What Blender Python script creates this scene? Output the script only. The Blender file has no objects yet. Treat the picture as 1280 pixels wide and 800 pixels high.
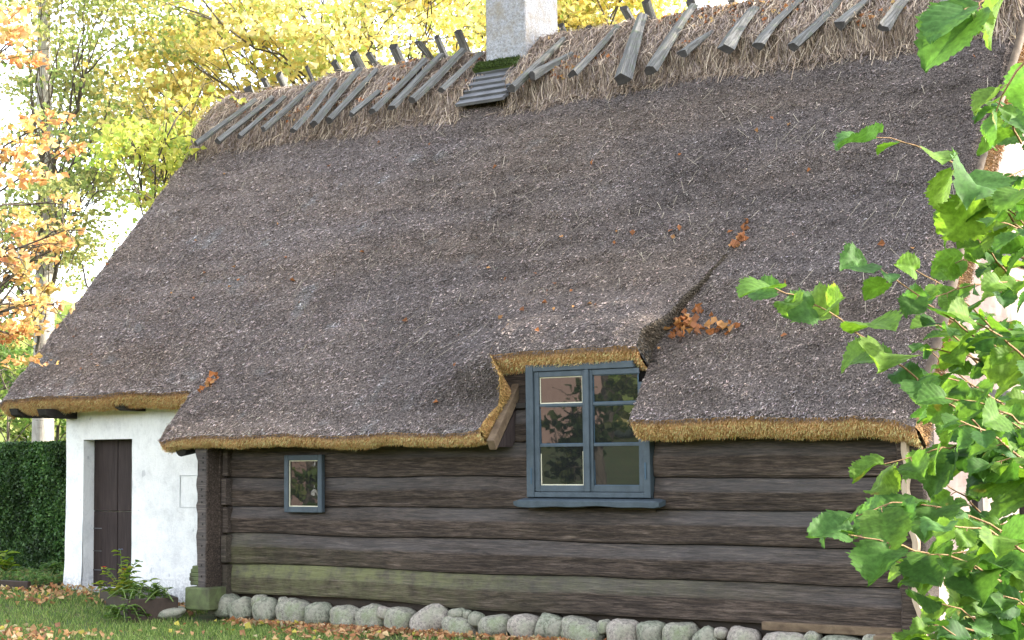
import bpy, math, random
import numpy as np
from mathutils import Vector, Matrix

random.seed(7)
rng = np.random.default_rng(11)
SC = bpy.context.scene
COL = SC.collection

# ------------------------------------------------------------------ camera
FPX = 1981.0
TH = math.radians(32.7); PITCH = math.atan2(165, FPX); ROLL = math.radians(0.65)
CAM = np.array([6.80, -11.87, 1.6])
F0 = np.array([-math.sin(TH), math.cos(TH), 0]); R0 = np.array([math.cos(TH), math.sin(TH), 0]); UP = np.array([0, 0, 1.0])
CF = F0 * math.cos(PITCH) + UP * math.sin(PITCH); U0 = -F0 * math.sin(PITCH) + UP * math.cos(PITCH)
CR = R0 * math.cos(ROLL) - U0 * math.sin(ROLL); CU = R0 * math.sin(ROLL) + U0 * math.cos(ROLL)
cd = bpy.data.cameras.new('camera'); cam = bpy.data.objects.new('camera', cd); COL.objects.link(cam)
cd.sensor_width = 36; cd.sensor_fit = 'HORIZONTAL'; cd.lens = 36 * FPX / 1280; cd.clip_start = 0.1; cd.clip_end = 2000
cam.matrix_world = Matrix(((CR[0], CU[0], -CF[0], CAM[0]), (CR[1], CU[1], -CF[1], CAM[1]), (CR[2], CU[2], -CF[2], CAM[2]), (0, 0, 0, 1)))
SC.camera = cam

# ------------------------------------------------------------------ light
SUN = np.array([0.80, 0.44, 0.43]); SUN /= np.linalg.norm(SUN)
w = bpy.data.worlds.new('World'); SC.world = w; w.use_nodes = True
wn = w.node_tree.nodes; wl = w.node_tree.links
sky = wn.new('ShaderNodeTexSky'); sky.sky_type = 'NISHITA'; sky.sun_disc = False
sky.sun_elevation = math.asin(SUN[2]); sky.sun_rotation = math.atan2(SUN[0], SUN[1])
sky.air_density = 0.9; sky.dust_density = 1.2; sky.ozone_density = 0.3
bg = wn['Background']; bg.inputs['Strength'].default_value = 0.15
hs = wn.new('ShaderNodeHueSaturation'); hs.inputs['Saturation'].default_value = .38   # thin bright autumn haze whitens the blue
wl.new(sky.outputs[0], hs.inputs['Color']); wl.new(hs.outputs[0], bg.inputs[0])
sd = bpy.data.lights.new('sun', 'SUN'); sd.energy = 2.0; sd.angle = math.radians(0.6); sd.color = (1, 0.93, 0.82)
so = bpy.data.objects.new('sun', sd); COL.objects.link(so)
so.rotation_euler = Vector(SUN).to_track_quat('Z', 'Y').to_euler(); so.location = (10, 5, 15)
SC.view_settings.view_transform = 'Standard'; SC.view_settings.look = 'None'
SC.view_settings.gamma = 1; SC.view_settings.use_curve_mapping = False
SC.view_settings.exposure = 3.0
SC.render.engine = 'CYCLES'
SC.cycles.max_bounces = 8; SC.cycles.transparent_max_bounces = 12
SC.cycles.sample_clamp_indirect = 1.0; SC.cycles.use_adaptive_sampling = False; SC.cycles.caustics_reflective = False; SC.cycles.caustics_refractive = False
SC.cycles.use_denoising = True

# ------------------------------------------------------------------ helpers
def at(px, py, dist):
    """a point at a real distance along a viewing direction"""
    d = CF + (px - 640) / FPX * CR - (py - 400) / FPX * CU
    return CAM + d / np.linalg.norm(d) * dist

def _h(ix, iy, iz, seed):
    h = (ix * 73856093) ^ (iy * 19349663) ^ (iz * 83492791) ^ (seed * 2654435)
    h = (h ^ (h >> 13)) & 0x7fffffff
    h = (h * 1103515245 + 12345) & 0x7fffffff
    h = (h ^ (h >> 11)) * 69069 & 0x7fffffff
    return (h & 0xffff) / 65535.0
def vn(p, seed=0):
    p = np.asarray(p, float); i = np.floor(p).astype(np.int64); f = p - i; f = f * f * (3 - 2 * f)
    r = 0
    for a in (0, 1):
        for b in (0, 1):
            for c in (0, 1):
                wgt = (f[..., 0] if a else 1 - f[..., 0]) * (f[..., 1] if b else 1 - f[..., 1]) * (f[..., 2] if c else 1 - f[..., 2])
                r = r + wgt * _h(i[..., 0] + a, i[..., 1] + b, i[..., 2] + c, seed)
    return r * 2 - 1
def fbm(p, seed=0, o=4):
    p = np.asarray(p, float); r = 0; a = 1; t = 0
    for k in range(o):
        r = r + a * vn(p * 2 ** k, seed + k * 17); t += a; a *= .5
    return r / t
def ss(a, b, x): 
    t = np.clip((np.asarray(x, float) - a) / (b - a), 0, 1); return t * t * (3 - 2 * t)
def unit(v): 
    v = np.asarray(v, float); return v / np.maximum(np.linalg.norm(v, axis=-1, keepdims=True), 1e-9)

class MB:
    """collects numpy geometry for ONE mesh"""
    def __init__(s): s.v = []; s.q = []; s.t = []; s.qm = []; s.tm = []; s.c = []; s.n = 0; s.qs = []; s.ts = []
    def add(s, v, q=None, t=None, m=0, c=None, smooth=False):
        v = np.asarray(v, float).reshape(-1, 3); k = len(v)
        if q is not None and len(q):
            q = np.asarray(q, np.int64).reshape(-1, 4); s.q.append(q + s.n)
            s.qm.append(np.broadcast_to(m, len(q)).astype(np.int32)); s.qs.append(np.full(len(q), smooth))
        if t is not None and len(t):
            t = np.asarray(t, np.int64).reshape(-1, 3); s.t.append(t + s.n)
            s.tm.append(np.broadcast_to(m if q is None else 0 if not np.isscalar(m) else m, len(t)).astype(np.int32)); s.ts.append(np.full(len(t), smooth))
        if c is None: c = np.ones((k, 3)) * .5
        s.c.append(np.broadcast_to(np.asarray(c, float), (k, 3))); s.v.append(v); s.n += k
    def box(s, x0, x1, y0, y1, z0, z1, m=0, c=None):
        v = [(x, y, z) for x in (x0, x1) for y in (y0, y1) for z in (z0, z1)]
        s.add(v, [(0, 1, 3, 2), (4, 6, 7, 5), (0, 4, 5, 1), (2, 3, 7, 6), (0, 2, 6, 4), (1, 5, 7, 3)], m=m, c=c)
    def grid(s, P, m=0, c=None, smooth=True, closed=False, flip=False):
        P = np.asarray(P, float); a, b = P.shape[:2]
        i, j = np.meshgrid(np.arange(a - 1), np.arange(b if closed else b - 1), indexing='ij')
        j2 = (j + 1) % b
        q = np.stack([i * b + j, (i + 1) * b + j, (i + 1) * b + j2, i * b + j2], -1).reshape(-1, 4)
        if flip: q = q[:, ::-1]
        if c is not None: c = np.asarray(c).reshape(-1, 3)
        s.add(P.reshape(-1, 3), q, m=m, c=c, smooth=smooth)
    def tube(s, pts, rad, n=7, m=0, c=None, smooth=True, caps=True):
        pts = np.asarray(pts, float); k = len(pts); rad = np.broadcast_to(rad, k)
        T = unit(np.gradient(pts, axis=0)); ref = np.array([0, 0, 1.]) if abs(T[0][2]) < .9 else np.array([1., 0, 0])
        A = unit(np.cross(T, ref)); B = np.cross(T, A)
        th = np.linspace(0, 2 * math.pi, n, endpoint=False)
        P = pts[:, None] + rad[:, None, None] * (np.cos(th)[None, :, None] * A[:, None] + np.sin(th)[None, :, None] * B[:, None])
        cc = None if c is None else np.broadcast_to(c, (k * n, 3))
        s.grid(P, m=m, c=cc, smooth=smooth, closed=True)
        if caps:
            for e, fl in ((0, 0), (k - 1, 1)):
                vv = np.vstack([P[e], pts[e]]); tr = [(a, (a + 1) % n, n) if fl else ((a + 1) % n, a, n) for a in range(n)]
                s.add(vv, None, tr, m=m, c=None if c is None else np.broadcast_to(c, (n + 1, 3)), smooth=False)
    def build(s, name, mats, parent=None):
        V = np.concatenate(s.v); Q = np.concatenate(s.q) if s.q else np.zeros((0, 4), int); T = np.concatenate(s.t) if s.t else np.zeros((0, 3), int)
        me = bpy.data.meshes.new(name)
        me.vertices.add(len(V)); me.vertices.foreach_set('co', V.astype(np.float32).ravel())
        me.loops.add(Q.size + T.size); me.loops.foreach_set('vertex_index', np.concatenate([Q.ravel(), T.ravel()]).astype(np.int32))
        me.polygons.add(len(Q) + len(T))
        st = np.concatenate([np.arange(len(Q)) * 4, Q.size + np.arange(len(T)) * 3]).astype(np.int32)
        me.polygons.foreach_set('loop_start', st)
        mi = np.concatenate(s.qm + s.tm).astype(np.int32); me.polygons.foreach_set('material_index', mi)
        me.polygons.foreach_set('use_smooth', np.concatenate(s.qs + s.ts).astype(bool))
        me.update(calc_edges=True); me.validate()
        a = me.color_attributes.new('Col', 'FLOAT_COLOR', 'POINT'); C = np.concatenate(s.c)
        C4 = np.ones((len(C), 4), np.float32); C4[:, :3] = C
        if len(a.data) == len(C4): a.data.foreach_set('color', C4.ravel())
        for mt in (mats if isinstance(mats, (list, tuple)) else [mats]): me.materials.append(mt)
        o = bpy.data.objects.new(name, me); COL.objects.link(o)
        if parent is not None:
            o.parent = parent
            o.matrix_parent_inverse = parent.matrix_world.inverted()
        return o

def empty(name, loc, label, cat, group=None):
    o = bpy.data.objects.new(name, None); COL.objects.link(o); o.location = loc; o.empty_display_size = .2
    o['label'] = label; o['category'] = cat
    if group: o['group'] = group
    o.matrix_world = Matrix.Translation(Vector(loc)); return o
def tag(o, label=None, cat=None, group=None, kind=None):
    if label: o['label'] = label
    if cat: o['category'] = cat
    if group: o['group'] = group
    if kind: o['kind'] = kind
    return o
def bevel(o, wd=.006, seg=2):
    md = o.modifiers.new('bevel', 'BEVEL'); md.width = wd; md.segments = seg; md.limit_method = 'ANGLE'; return o

# ------------------------------------------------------------------ materials
class NT:
    def __init__(s, name):
        s.m = bpy.data.materials.new(name); s.m.use_nodes = True; s.t = s.m.node_tree; s.N = s.t.nodes
        s.b = s.N['Principled BSDF']; s.o = s.N['Material Output']; s.b.inputs['Roughness'].default_value = .85
        s.b.inputs['Specular IOR Level'].default_value = .25
    def n(s, ty, **kw):
        x = s.N.new(ty)
        for k, v in kw.items(): setattr(x, k, v)
        return x
    def l(s, a, b): s.t.links.new(a, b)
    def coord(s, scale=(1, 1, 1), rot=(0, 0, 0)):
        c = s.n('ShaderNodeTexCoord'); mp = s.n('ShaderNodeMapping'); mp.inputs['Scale'].default_value = scale; mp.inputs['Rotation'].default_value = rot
        s.l(c.outputs['Object'], mp.inputs[0]); return mp.outputs[0]
    def noise(s, vec, scale=5, detail=4, rough=.6, dist=0):
        x = s.n('ShaderNodeTexNoise'); x.inputs['Scale'].default_value = scale; x.inputs['Detail'].default_value = detail
        x.inputs['Roughness'].default_value = rough; x.inputs['Distortion'].default_value = dist; s.l(vec, x.inputs['Vector']); return x.outputs['Fac']
    def ramp(s, fac, stops):
        r = s.n('ShaderNodeValToRGB'); e = r.color_ramp.elements
        while len(e) < len(stops): e.new(.5)
        for k, (p, c) in enumerate(stops): e[k].position = p; e[k].color = (*c, 1) if len(c) == 3 else c
        s.l(fac, r.inputs[0]); return r.outputs[0]
    def mix(s, fac, a, b, bt='MIX'):
        x = s.n('ShaderNodeMix', data_type='RGBA', blend_type=bt)
        for sock, v in ((x.inputs[0], fac), (x.inputs[6], a), (x.inputs[7], b)):
            if hasattr(v, 'is_linked') or hasattr(v, 'links'): s.l(v, sock)
            elif isinstance(v, (tuple, list)): sock.default_value = (*v, 1)
            else: sock.default_value = v
        return x.outputs[2]
    def math(s, op, a, b=None, cl=False):
        x = s.n('ShaderNodeMath', operation=op); x.use_clamp = cl
        for sock, v in ((x.inputs[0], a), (x.inputs[1], b)):
            if v is None: continue
            if hasattr(v, 'links'): s.l(v, sock)
            else: sock.default_value = v
        return x.outputs[0]
    def col(s):
        a = s.n('ShaderNodeAttribute', attribute_name='Col'); return a.outputs['Color']
    def bump(s, h, strength=.5, dist=.02):
        b = s.n('ShaderNodeBump'); b.inputs['Strength'].default_value = strength; b.inputs['Distance'].default_value = dist
        s.l(h, b.inputs['Height']); s.l(b.outputs[0], s.b.inputs['Normal']); return b
    def base(s, c): s.l(c, s.b.inputs['Base Color'])

def mat_col(name, rough=.85, spec=.2, trans=0, noise=0, tc=(1.1, 1.15, .85)):
    t = NT(name); c = t.col()
    if noise:
        n = t.noise(t.coord(), noise, 3); c = t.mix(1.0, c, t.ramp(n, [(.25, (.6, .6, .6)), (.75, (1.3, 1.3, 1.3))]), 'MULTIPLY')
    t.base(c); t.b.inputs['Roughness'].default_value = rough; t.b.inputs['Specular IOR Level'].default_value = spec
    if trans:
        tr = t.n('ShaderNodeBsdfTranslucent'); t.l(t.mix(1.0, c, tc, 'MULTIPLY'), tr.inputs[0])
        mx = t.n('ShaderNodeMixShader'); mx.inputs[0].default_value = trans
        t.l(t.b.outputs[0], mx.inputs[1]); t.l(tr.outputs[0], mx.inputs[2]); t.l(mx.outputs[0], t.o.inputs[0])
    return t.m

def mat_thatch():
    t = NT('thatch_reed_ends'); v = t.coord()
    c = t.col()
    n2 = t.noise(v, 60, 4, .75)
    c = t.mix(1.0, c, t.ramp(n2, [(.36, (.16, .155, .16)), (.5, (.62, .61, .6)), (.66, (1.4, 1.36, 1.32))]), 'MULTIPLY')
    t.base(c); t.bump(t.math('ADD', n2, t.noise(v, 45, 3)), 1.0, .03); t.b.inputs['Roughness'].default_value = .95; t.b.inputs['Specular IOR Level'].default_value = .1
    return t.m
def mat_cut():
    t = NT('thatch_cut_golden'); v = t.coord()
    n = t.noise(v, 14, 4, .6); n2 = t.noise(v, 220, 2, .7)
    c = t.ramp(n, [(.25, (.34, .17, .065)), (.5, (.64, .36, .15)), (.75, (.82, .52, .25))])
    c = t.mix(1.0, c, t.ramp(n2, [(.3, (.3, .28, .25)), (.55, (1.1, 1.1, 1.1)), (.75, (1.5, 1.45, 1.3))]), 'MULTIPLY')
    t.base(c); t.bump(n2, 1.0, .02); return t.m
def mat_log():
    t = NT('tarred_log_wood')
    v = t.coord((1.1, 14, 14)); v1 = t.coord()
    g = t.noise(v, 3.2, 8, .7, .6); g2 = t.noise(t.coord((2, 30, 30)), 3, 5, .8)
    big = t.noise(v1, 1.3, 3)
    c = t.ramp(g, [(.28, (.022, .016, .012)), (.5, (.060, .044, .035)), (.72, (.135, .105, .086))])
    c = t.mix(1.0, c, t.ramp(g2, [(.38, (.4, .4, .4)), (.62, (1.6, 1.6, 1.6))]), 'MULTIPLY')
    c = t.mix(1.0, c, t.ramp(big, [(.3, (.7, .68, .66)), (.7, (1.3, 1.27, 1.25))]), 'MULTIPLY')
    cr = t.ramp(t.noise(t.coord((.55, 26, 26)), 2.2, 6, .75, .3), [(.335, (.25, .25, .25)), (.375, (1, 1, 1))])
    c = t.mix(1.0, c, cr, 'MULTIPLY')
    sc = t.ramp(t.noise(t.coord((.9, 8, 30)), 2.6, 5, .7, .8), [(.66, (0, 0, 0)), (.74, (.55, .55, .55))])
    c = t.mix(sc, c, (.21, .18, .16))
    # upper bevels painted paler as if catching sky (vertex colour red), algae (green)
    sp = t.n('ShaderNodeSeparateColor'); t.l(t.col(), sp.inputs[0])
    c = t.mix(t.math('MULTIPLY', sp.outputs[0], .55), c, t.mix(g, (.08, .075, .076), (.20, .19, .195)))
    al = t.math('MULTIPLY', sp.outputs[1], t.ramp(t.noise(v1, 7, 5, .7), [(.32, (.15, .15, .15)), (.6, (1, 1, 1))]), True)
    c = t.mix(al, c, t.mix(g2, (.085, .09, .035), (.27, .27, .13)))
    t.base(c)
    t.bump(t.math('ADD', g, t.math('MULTIPLY', g2, .7)), 1.0, .02); t.b.inputs['Roughness'].default_value = .72
    return t.m
def mat_paint(name, c0, c1, bs=.25):
    t = NT(name); v = t.coord(); n = t.noise(v, 9, 6, .7); n2 = t.noise(v, 70, 3)
    t.base(t.mix(t.ramp(n, [(.3, (0, 0, 0)), (.75, (1, 1, 1))]), c0, c1)); t.bump(n2, bs, .004); t.b.inputs['Roughness'].default_value = .55
    return t.m
def mat_limewash():
    t = NT('limewashed_plaster'); v = t.coord()
    n = t.noise(v, 3.5, 6, .65); n2 = t.noise(v, 30, 5, .7)
    c = t.ramp(n, [(.3, (.66, .66, .66)), (.5, (.82, .82, .81))])
    ck = t.ramp(t.noise(t.coord((1.5, 1.5, .5)), 4.5, 6, .75, 1.2), [(.485, (1, 1, 1)), (.5, (.72, .72, .71)), (.515, (1, 1, 1))])
    c = t.mix(.55, c, t.mix(1.0, c, ck, 'MULTIPLY'))
    z = t.n('ShaderNodeSeparateXYZ'); t.l(v, z.inputs[0])
    low = t.math('MULTIPLY', t.ramp(z.outputs[2], [(.12, (1, 1, 1)), (.42, (0, 0, 0))]), t.ramp(n2, [(.42, (0, 0, 0)), (.62, (1, 1, 1))]), True)
    c = t.mix(low, c, (.36, .36, .38))
    sp = t.ramp(t.noise(t.coord((1, 1, .6)), 11, 2, .5), [(.70, (0, 0, 0)), (.735, (1, 1, 1))])
    c = t.mix(t.math('MULTIPLY', sp, .5), c, (.35, .36, .38))
    t.base(c); t.bump(t.math('ADD', n, t.math('MULTIPLY', n2, .5)), .6, .02); t.b.inputs['Roughness'].default_value = .9
    return t.m
def mat_stone(name, a, b, c2):
    t = NT(name); v = t.coord(); n = t.noise(v, 8, 6, .7); n2 = t.noise(v, 34, 6, .85); n3 = t.noise(v, 4, 5, .7)
    c = t.mix(t.ramp(n, [(.35, (0, 0, 0)), (.65, (1, 1, 1))]), a, b)
    c = t.mix(1.0, c, t.ramp(n2, [(.36, (.35, .35, .35)), (.62, (1.5, 1.5, 1.5))]), 'MULTIPLY')
    c = t.mix(t.ramp(n3, [(.5, (0, 0, 0)), (.68, (1, 1, 1))]), c, c2)
    t.base(c); t.bump(t.math('ADD', n, n2), .5, .012); return t.m
def mat_pole():
    t = NT('weathered_split_oak'); t.b.inputs['Roughness'].default_value = .8
    a = t.n('ShaderNodeTexCoord'); mp = t.n('ShaderNodeMapping'); mp.inputs['Scale'].default_value = (55, 55, 3)
    t.l(a.outputs['Object'], mp.inputs[0]); g = t.noise(mp.outputs[0], 1, 6, .7, .4); n = t.noise(a.outputs['Object'], 9, 4)
    c = t.ramp(g, [(.25, (.028, .026, .024)), (.5, (.095, .092, .086)), (.75, (.21, .205, .195))])
    c = t.mix(t.ramp(n, [(.5, (0, 0, 0)), (.7, (.6, .6, .6))]), c, (.08, .10, .05))
    t.base(c); t.bump(g, .8, .01); return t.m
def mat_wood(name, a, b, scale=(3, 3, 40)):
    t = NT(name); g = t.noise(t.coord(scale), 1.2, 6, .65, .5)
    t.base(t.mix(t.ramp(g, [(.3, (0, 0, 0)), (.7, (1, 1, 1))]), a, b)); t.bump(g, .5, .008); t.b.inputs['Roughness'].default_value = .75; return t.m
def mat_glass():
    t = NT('old_window_glass'); v = t.coord((1, 1, 1)); n = t.noise(v, 5, 2, .4)
    t.b.inputs['Base Color'].default_value = (.012, .013, .013, 1); t.b.inputs['Roughness'].default_value = .015
    t.b.inputs['IOR'].default_value = 1.75; t.b.inputs['Specular IOR Level'].default_value = .5
    t.bump(n, .02, .02); return t.m
def mat_ground():
    t = NT('lawn_soil'); v = t.coord(); n = t.noise(v, 1.2, 5, .6); n2 = t.noise(v, 7, 7, .75)
    c = t.mix(t.ramp(n, [(.35, (0, 0, 0)), (.65, (1, 1, 1))]), (.035, .065, .016), (.07, .11, .028))
    c = t.mix(t.ramp(n2, [(.45, (0, 0, 0)), (.6, (.8, .8, .8))]), c, (.12, .085, .04))
    t.base(c); t.bump(n2, .8, .03); return t.m
def mat_brick():
    t = NT('limewashed_brick'); v = t.coord((1, 1, 1), (0, 0, 0))
    sx = t.n('ShaderNodeSeparateXYZ'); t.l(v, sx.inputs[0]); cb = t.n('ShaderNodeCombineXYZ')
    t.l(sx.outputs[1], cb.inputs[0]); t.l(sx.outputs[2], cb.inputs[1])
    br = t.n('ShaderNodeTexBrick'); t.l(cb.outputs[0], br.inputs[0]); br.inputs['Scale'].default_value = 1
    br.inputs['Brick Width'].default_value = .24; br.inputs['Row Height'].default_value = .075; br.inputs['Mortar Size'].default_value = .007
    br.inputs['Color1'].default_value = (.26, .165, .135, 1); br.inputs['Color2'].default_value = (.29, .20, .17, 1); br.inputs['Mortar'].default_value = (.18, .15, .13, 1)
    n = t.noise(v, 6, 5, .7); t.base(t.mix(t.ramp(n, [(.35, (0, 0, 0)), (.6, (1, 1, 1))]), br.outputs[0], (.30, .225, .20)))
    t.bump(t.math('ADD', br.outputs['Fac'], n), -.4, .01); return t.m
def mat_bark(name, a, b, dark=None):
    t = NT(name); v = t.coord((1, 1, .35)); n = t.noise(v, 12, 6, .7)
    c = t.mix(t.ramp(n, [(.35, (0, 0, 0)), (.65, (1, 1, 1))]), a, b)
    if dark: c = t.mix(t.ramp(t.noise(t.coord((1, 1, 5)), 3, 4, .7), [(.58, (0, 0, 0)), (.66, (1, 1, 1))]), c, dark)
    t.base(c); t.bump(n, .8, .02); return t.m
def mat_chimney():
    t = NT('chimney_render'); v = t.coord(); n = t.noise(v, 5, 6, .7); n2 = t.noise(v, 45, 4, .7)
    c = t.ramp(n2, [(.3, (.14, .14, .14)), (.5, (.27, .27, .285)), (.75, (.40, .40, .42))])
    c = t.mix(t.ramp(n, [(.45, (0, 0, 0)), (.7, (.8, .8, .8))]), c, (.20, .16, .10))
    t.base(c); t.bump(n2, .9, .02); return t.m

M = dict(thatch=mat_thatch(), cut=mat_cut(), log=mat_log(), lime=mat_limewash(), pole=mat_pole(), glass=mat_glass(), ground=mat_ground(),
         brick=mat_brick(), chimney=mat_chimney(),
         stub=mat_col('reed_stubble', .9, .15), straw=mat_col('dry_ridge_straw', .85, .15, .12),
         blue=mat_paint('blue_grey_window_paint', (.040, .054, .066), (.072, .092, .110)),
         navy=mat_paint('dark_blue_paint', (.03, .06, .09), (.06, .10, .14)),
         putty=mat_paint('cream_putty', (.50, .46, .33), (.62, .58, .45)),
         door=mat_wood('dark_door_boards', (.022, .015, .014), (.05, .036, .033), (30, 30, 2.5)),
         black=mat_wood('tarred_dark_wood', (.012, .010, .009), (.04, .034, .03), (8, 8, 8)),
         board=mat_wood('brown_old_board', (.07, .045, .028), (.17, .12, .075), (6, 12, 12)),
         greybd=mat_wood('grey_old_board', (.06, .06, .065), (.17, .17, .18), (3, 12, 12)),
         mossy=mat_wood('mossy_block_wood', (.05, .045, .03), (.12, .15, .06), (6, 6, 6)),
         moss=mat_paint('green_moss', (.03, .05, .012), (.09, .13, .03), 1.0),
         rust=mat_paint('rusty_brown_planter_wood', (.022, .015, .011), (.055, .034, .024)),
         st1=mat_stone('grey_fieldstone', (.22, .21, .17), (.33, .31, .25), (.17, .20, .11)),
         st2=mat_stone('pinkish_fieldstone', (.27, .235, .20), (.35, .31, .27), (.24, .24, .17)),
         st3=mat_stone('greenish_fieldstone', (.17, .18, .13), (.27, .27, .21), (.27, .25, .20)),
         soil=mat_paint('dark_soil', (.02, .014, .01), (.045, .03, .02), 1.0),
         leafy=mat_col('broadleaf', .6, .18, .48, 90, (1.3, 1.35, .55)), fallen=mat_col('dry_fallen_leaf', .7, .2, .25), grass=mat_col('grass_blade', .6, .25, .35),
         treeleaf=mat_col('tree_leaf', .6, .3, .5), hedge=mat_col('hedge_leaf', .5, .35, .25),
         bark=mat_bark('dark_maple_bark', (.05, .04, .03), (.12, .10, .08)),
         birch=mat_bark('white_birch_bark', (.27, .24, .20), (.42, .39, .34), (.07, .055, .045)),
         twig=mat_bark('brown_twig_bark', (.16, .09, .045), (.28, .18, .09)),
         redbrick=mat_paint('red_brick_wall', (.26, .17, .14), (.36, .25, .21)), tile=mat_paint('red_roof_tile', (.30, .14, .10), (.36, .18, .12)),
         white=mat_paint('white_trim_paint', (.75, .75, .73), (.82, .82, .8)))

# ------------------------------------------------------------------ ground
def gz(x, y):
    x = np.asarray(x, float); y = np.asarray(y, float)
    base = .15 * ss(-4.3, -7.0, x) * ss(-4.0, -.6, y) + .02 * ss(-9, -14, x)
    return base - .03 * ss(.5, 3.5, x) * ss(-3, 0, y) - .03 * ss(-4.4, -4.1, x) * ss(-1.2, -.3, y)
gx = np.unique(np.concatenate([np.linspace(-600, -12, 20), np.linspace(-12, 8, 120), np.linspace(8, 600, 20)]))
gy = np.unique(np.concatenate([np.linspace(-600, -8, 20), np.linspace(-8, 6, 100), np.linspace(6, 600, 20)]))
X, Y = np.meshgrid(gx, gy, indexing='ij'); Z = gz(X, Y) + .012 * fbm(np.stack([X * 2, Y * 2, X * 0], -1), 3) - .012
b = MB(); b.grid(np.stack([X, Y, Z], -1)); tag(b.build('ground', M['ground']), kind='structure')

# ------------------------------------------------------------------ cottage
cottage = empty('thatched_cottage', (-2.4, 0, 0), 'long thatched cottage with tarred log wall and whitewashed end beside a hedge', 'cottage')

ANG = math.radians(48); CA, SA = math.cos(ANG), math.sin(ANG)
NR = np.array([0, -SA, CA]); SD = np.array([0, CA, SA]); RO = np.array([0, -.45, 1.785])
def rp(x, s, h=0):
    x = np.asarray(x, float); s = np.asarray(s, float); h = np.asarray(h, float)
    return RO + x[..., None] * np.array([1., 0, 0]) + s[..., None] * SD + h[..., None] * NR
XL, XR = -7.80, 2.93
def xstep(s): return np.interp(s, [0, .9, 1.6, 2.42, 3.0, 6.3], [.57, .50, .66, .88, .98, 1.05])
def raise_h(x, s):
    s = np.asarray(s, float)
    up = ss(2.35, .7, s) ** 1.25; dn = ss(.30, .66, s)
    return .27 * up * ss(-1.85, -.95, x) * dn * (1 - .35 * np.exp(-((xstep(s) - x) / .12) ** 2) * ss(.85, 1.3, s))
def surf_h(x, s, side):
    """outward height of the thatch surface; side = True for the lower right-hand thatch"""
    x = np.asarray(x, float); s = np.asarray(s, float)
    p = np.stack([x, s, x * 0], -1)
    h = .04 * fbm(p * .8, 5, 3) + .022 * fbm(p * 3.2, 9, 3) + .012 * fbm(p * 11, 13, 3)
    cs = s + .12 * fbm(p * .7, 21, 2)
    h = h + .010 * np.sin(cs * 2 * math.pi / .42) * (.5 + fbm(p * 1.7, 31, 2))
    h = h - .05 * np.exp(-((s - .0) / .10) ** 2) * 0
    h = h - .10 * (np.exp(-((x - XL) / .12) ** 2) + np.exp(-((x - XR) / .12) ** 2))
    h = h - .10 * ss(3, 0, s) * ss(6.3, 3, s) * 0 - .035 * np.sin(np.clip(s / 6.2, 0, 1) * math.pi)
    if not side: h = h + raise_h(x, s)
    h = h - .05 * np.exp(-((x + 4.72) / .06) ** 2) * ss(2.2, .5, s)
    return h
def base_col(x, s):
    p = np.stack([x, s, x * 0], -1)
    a = fbm(p * .9 + 40, 51, 4); c = fbm(p * 2.6 + 7, 61, 4); d = fbm(p * np.array([.5, 1.6, 1]) + 3, 71, 3)
    k = (.92 + .16 * a + .22 * c + .30 * ss(1, -6.5, x))[..., None]  # paler towards the left: sky light and haze painted into the thatch
    warm = ss(-.7, .7, d)[..., None]
    cool = np.array([.176, .150, .142]); wm = np.array([.190, .153, .130])
    col = (cool * (1 - warm) + wm * warm) * np.clip(k, .6, 1.4)
    # lichen pale patches and weathered pale reed near the eaves
    lich = ss(.42, .62, fbm(p * 3.3 + 90, 81, 4))[..., None] * ss(1.0, -4, x)[..., None]
    col = col * (1 - lich * .6) + np.array([.26, .25, .245]) * lich * .6
    pale = ss(.30, 0, s - np.where(x < -4.74, .67, np.where((x > -.8) & (x < .52), .7, 0)))[..., None]
    col = col * (1 + .25 * pale)
    return col
roof = MB()
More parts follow.
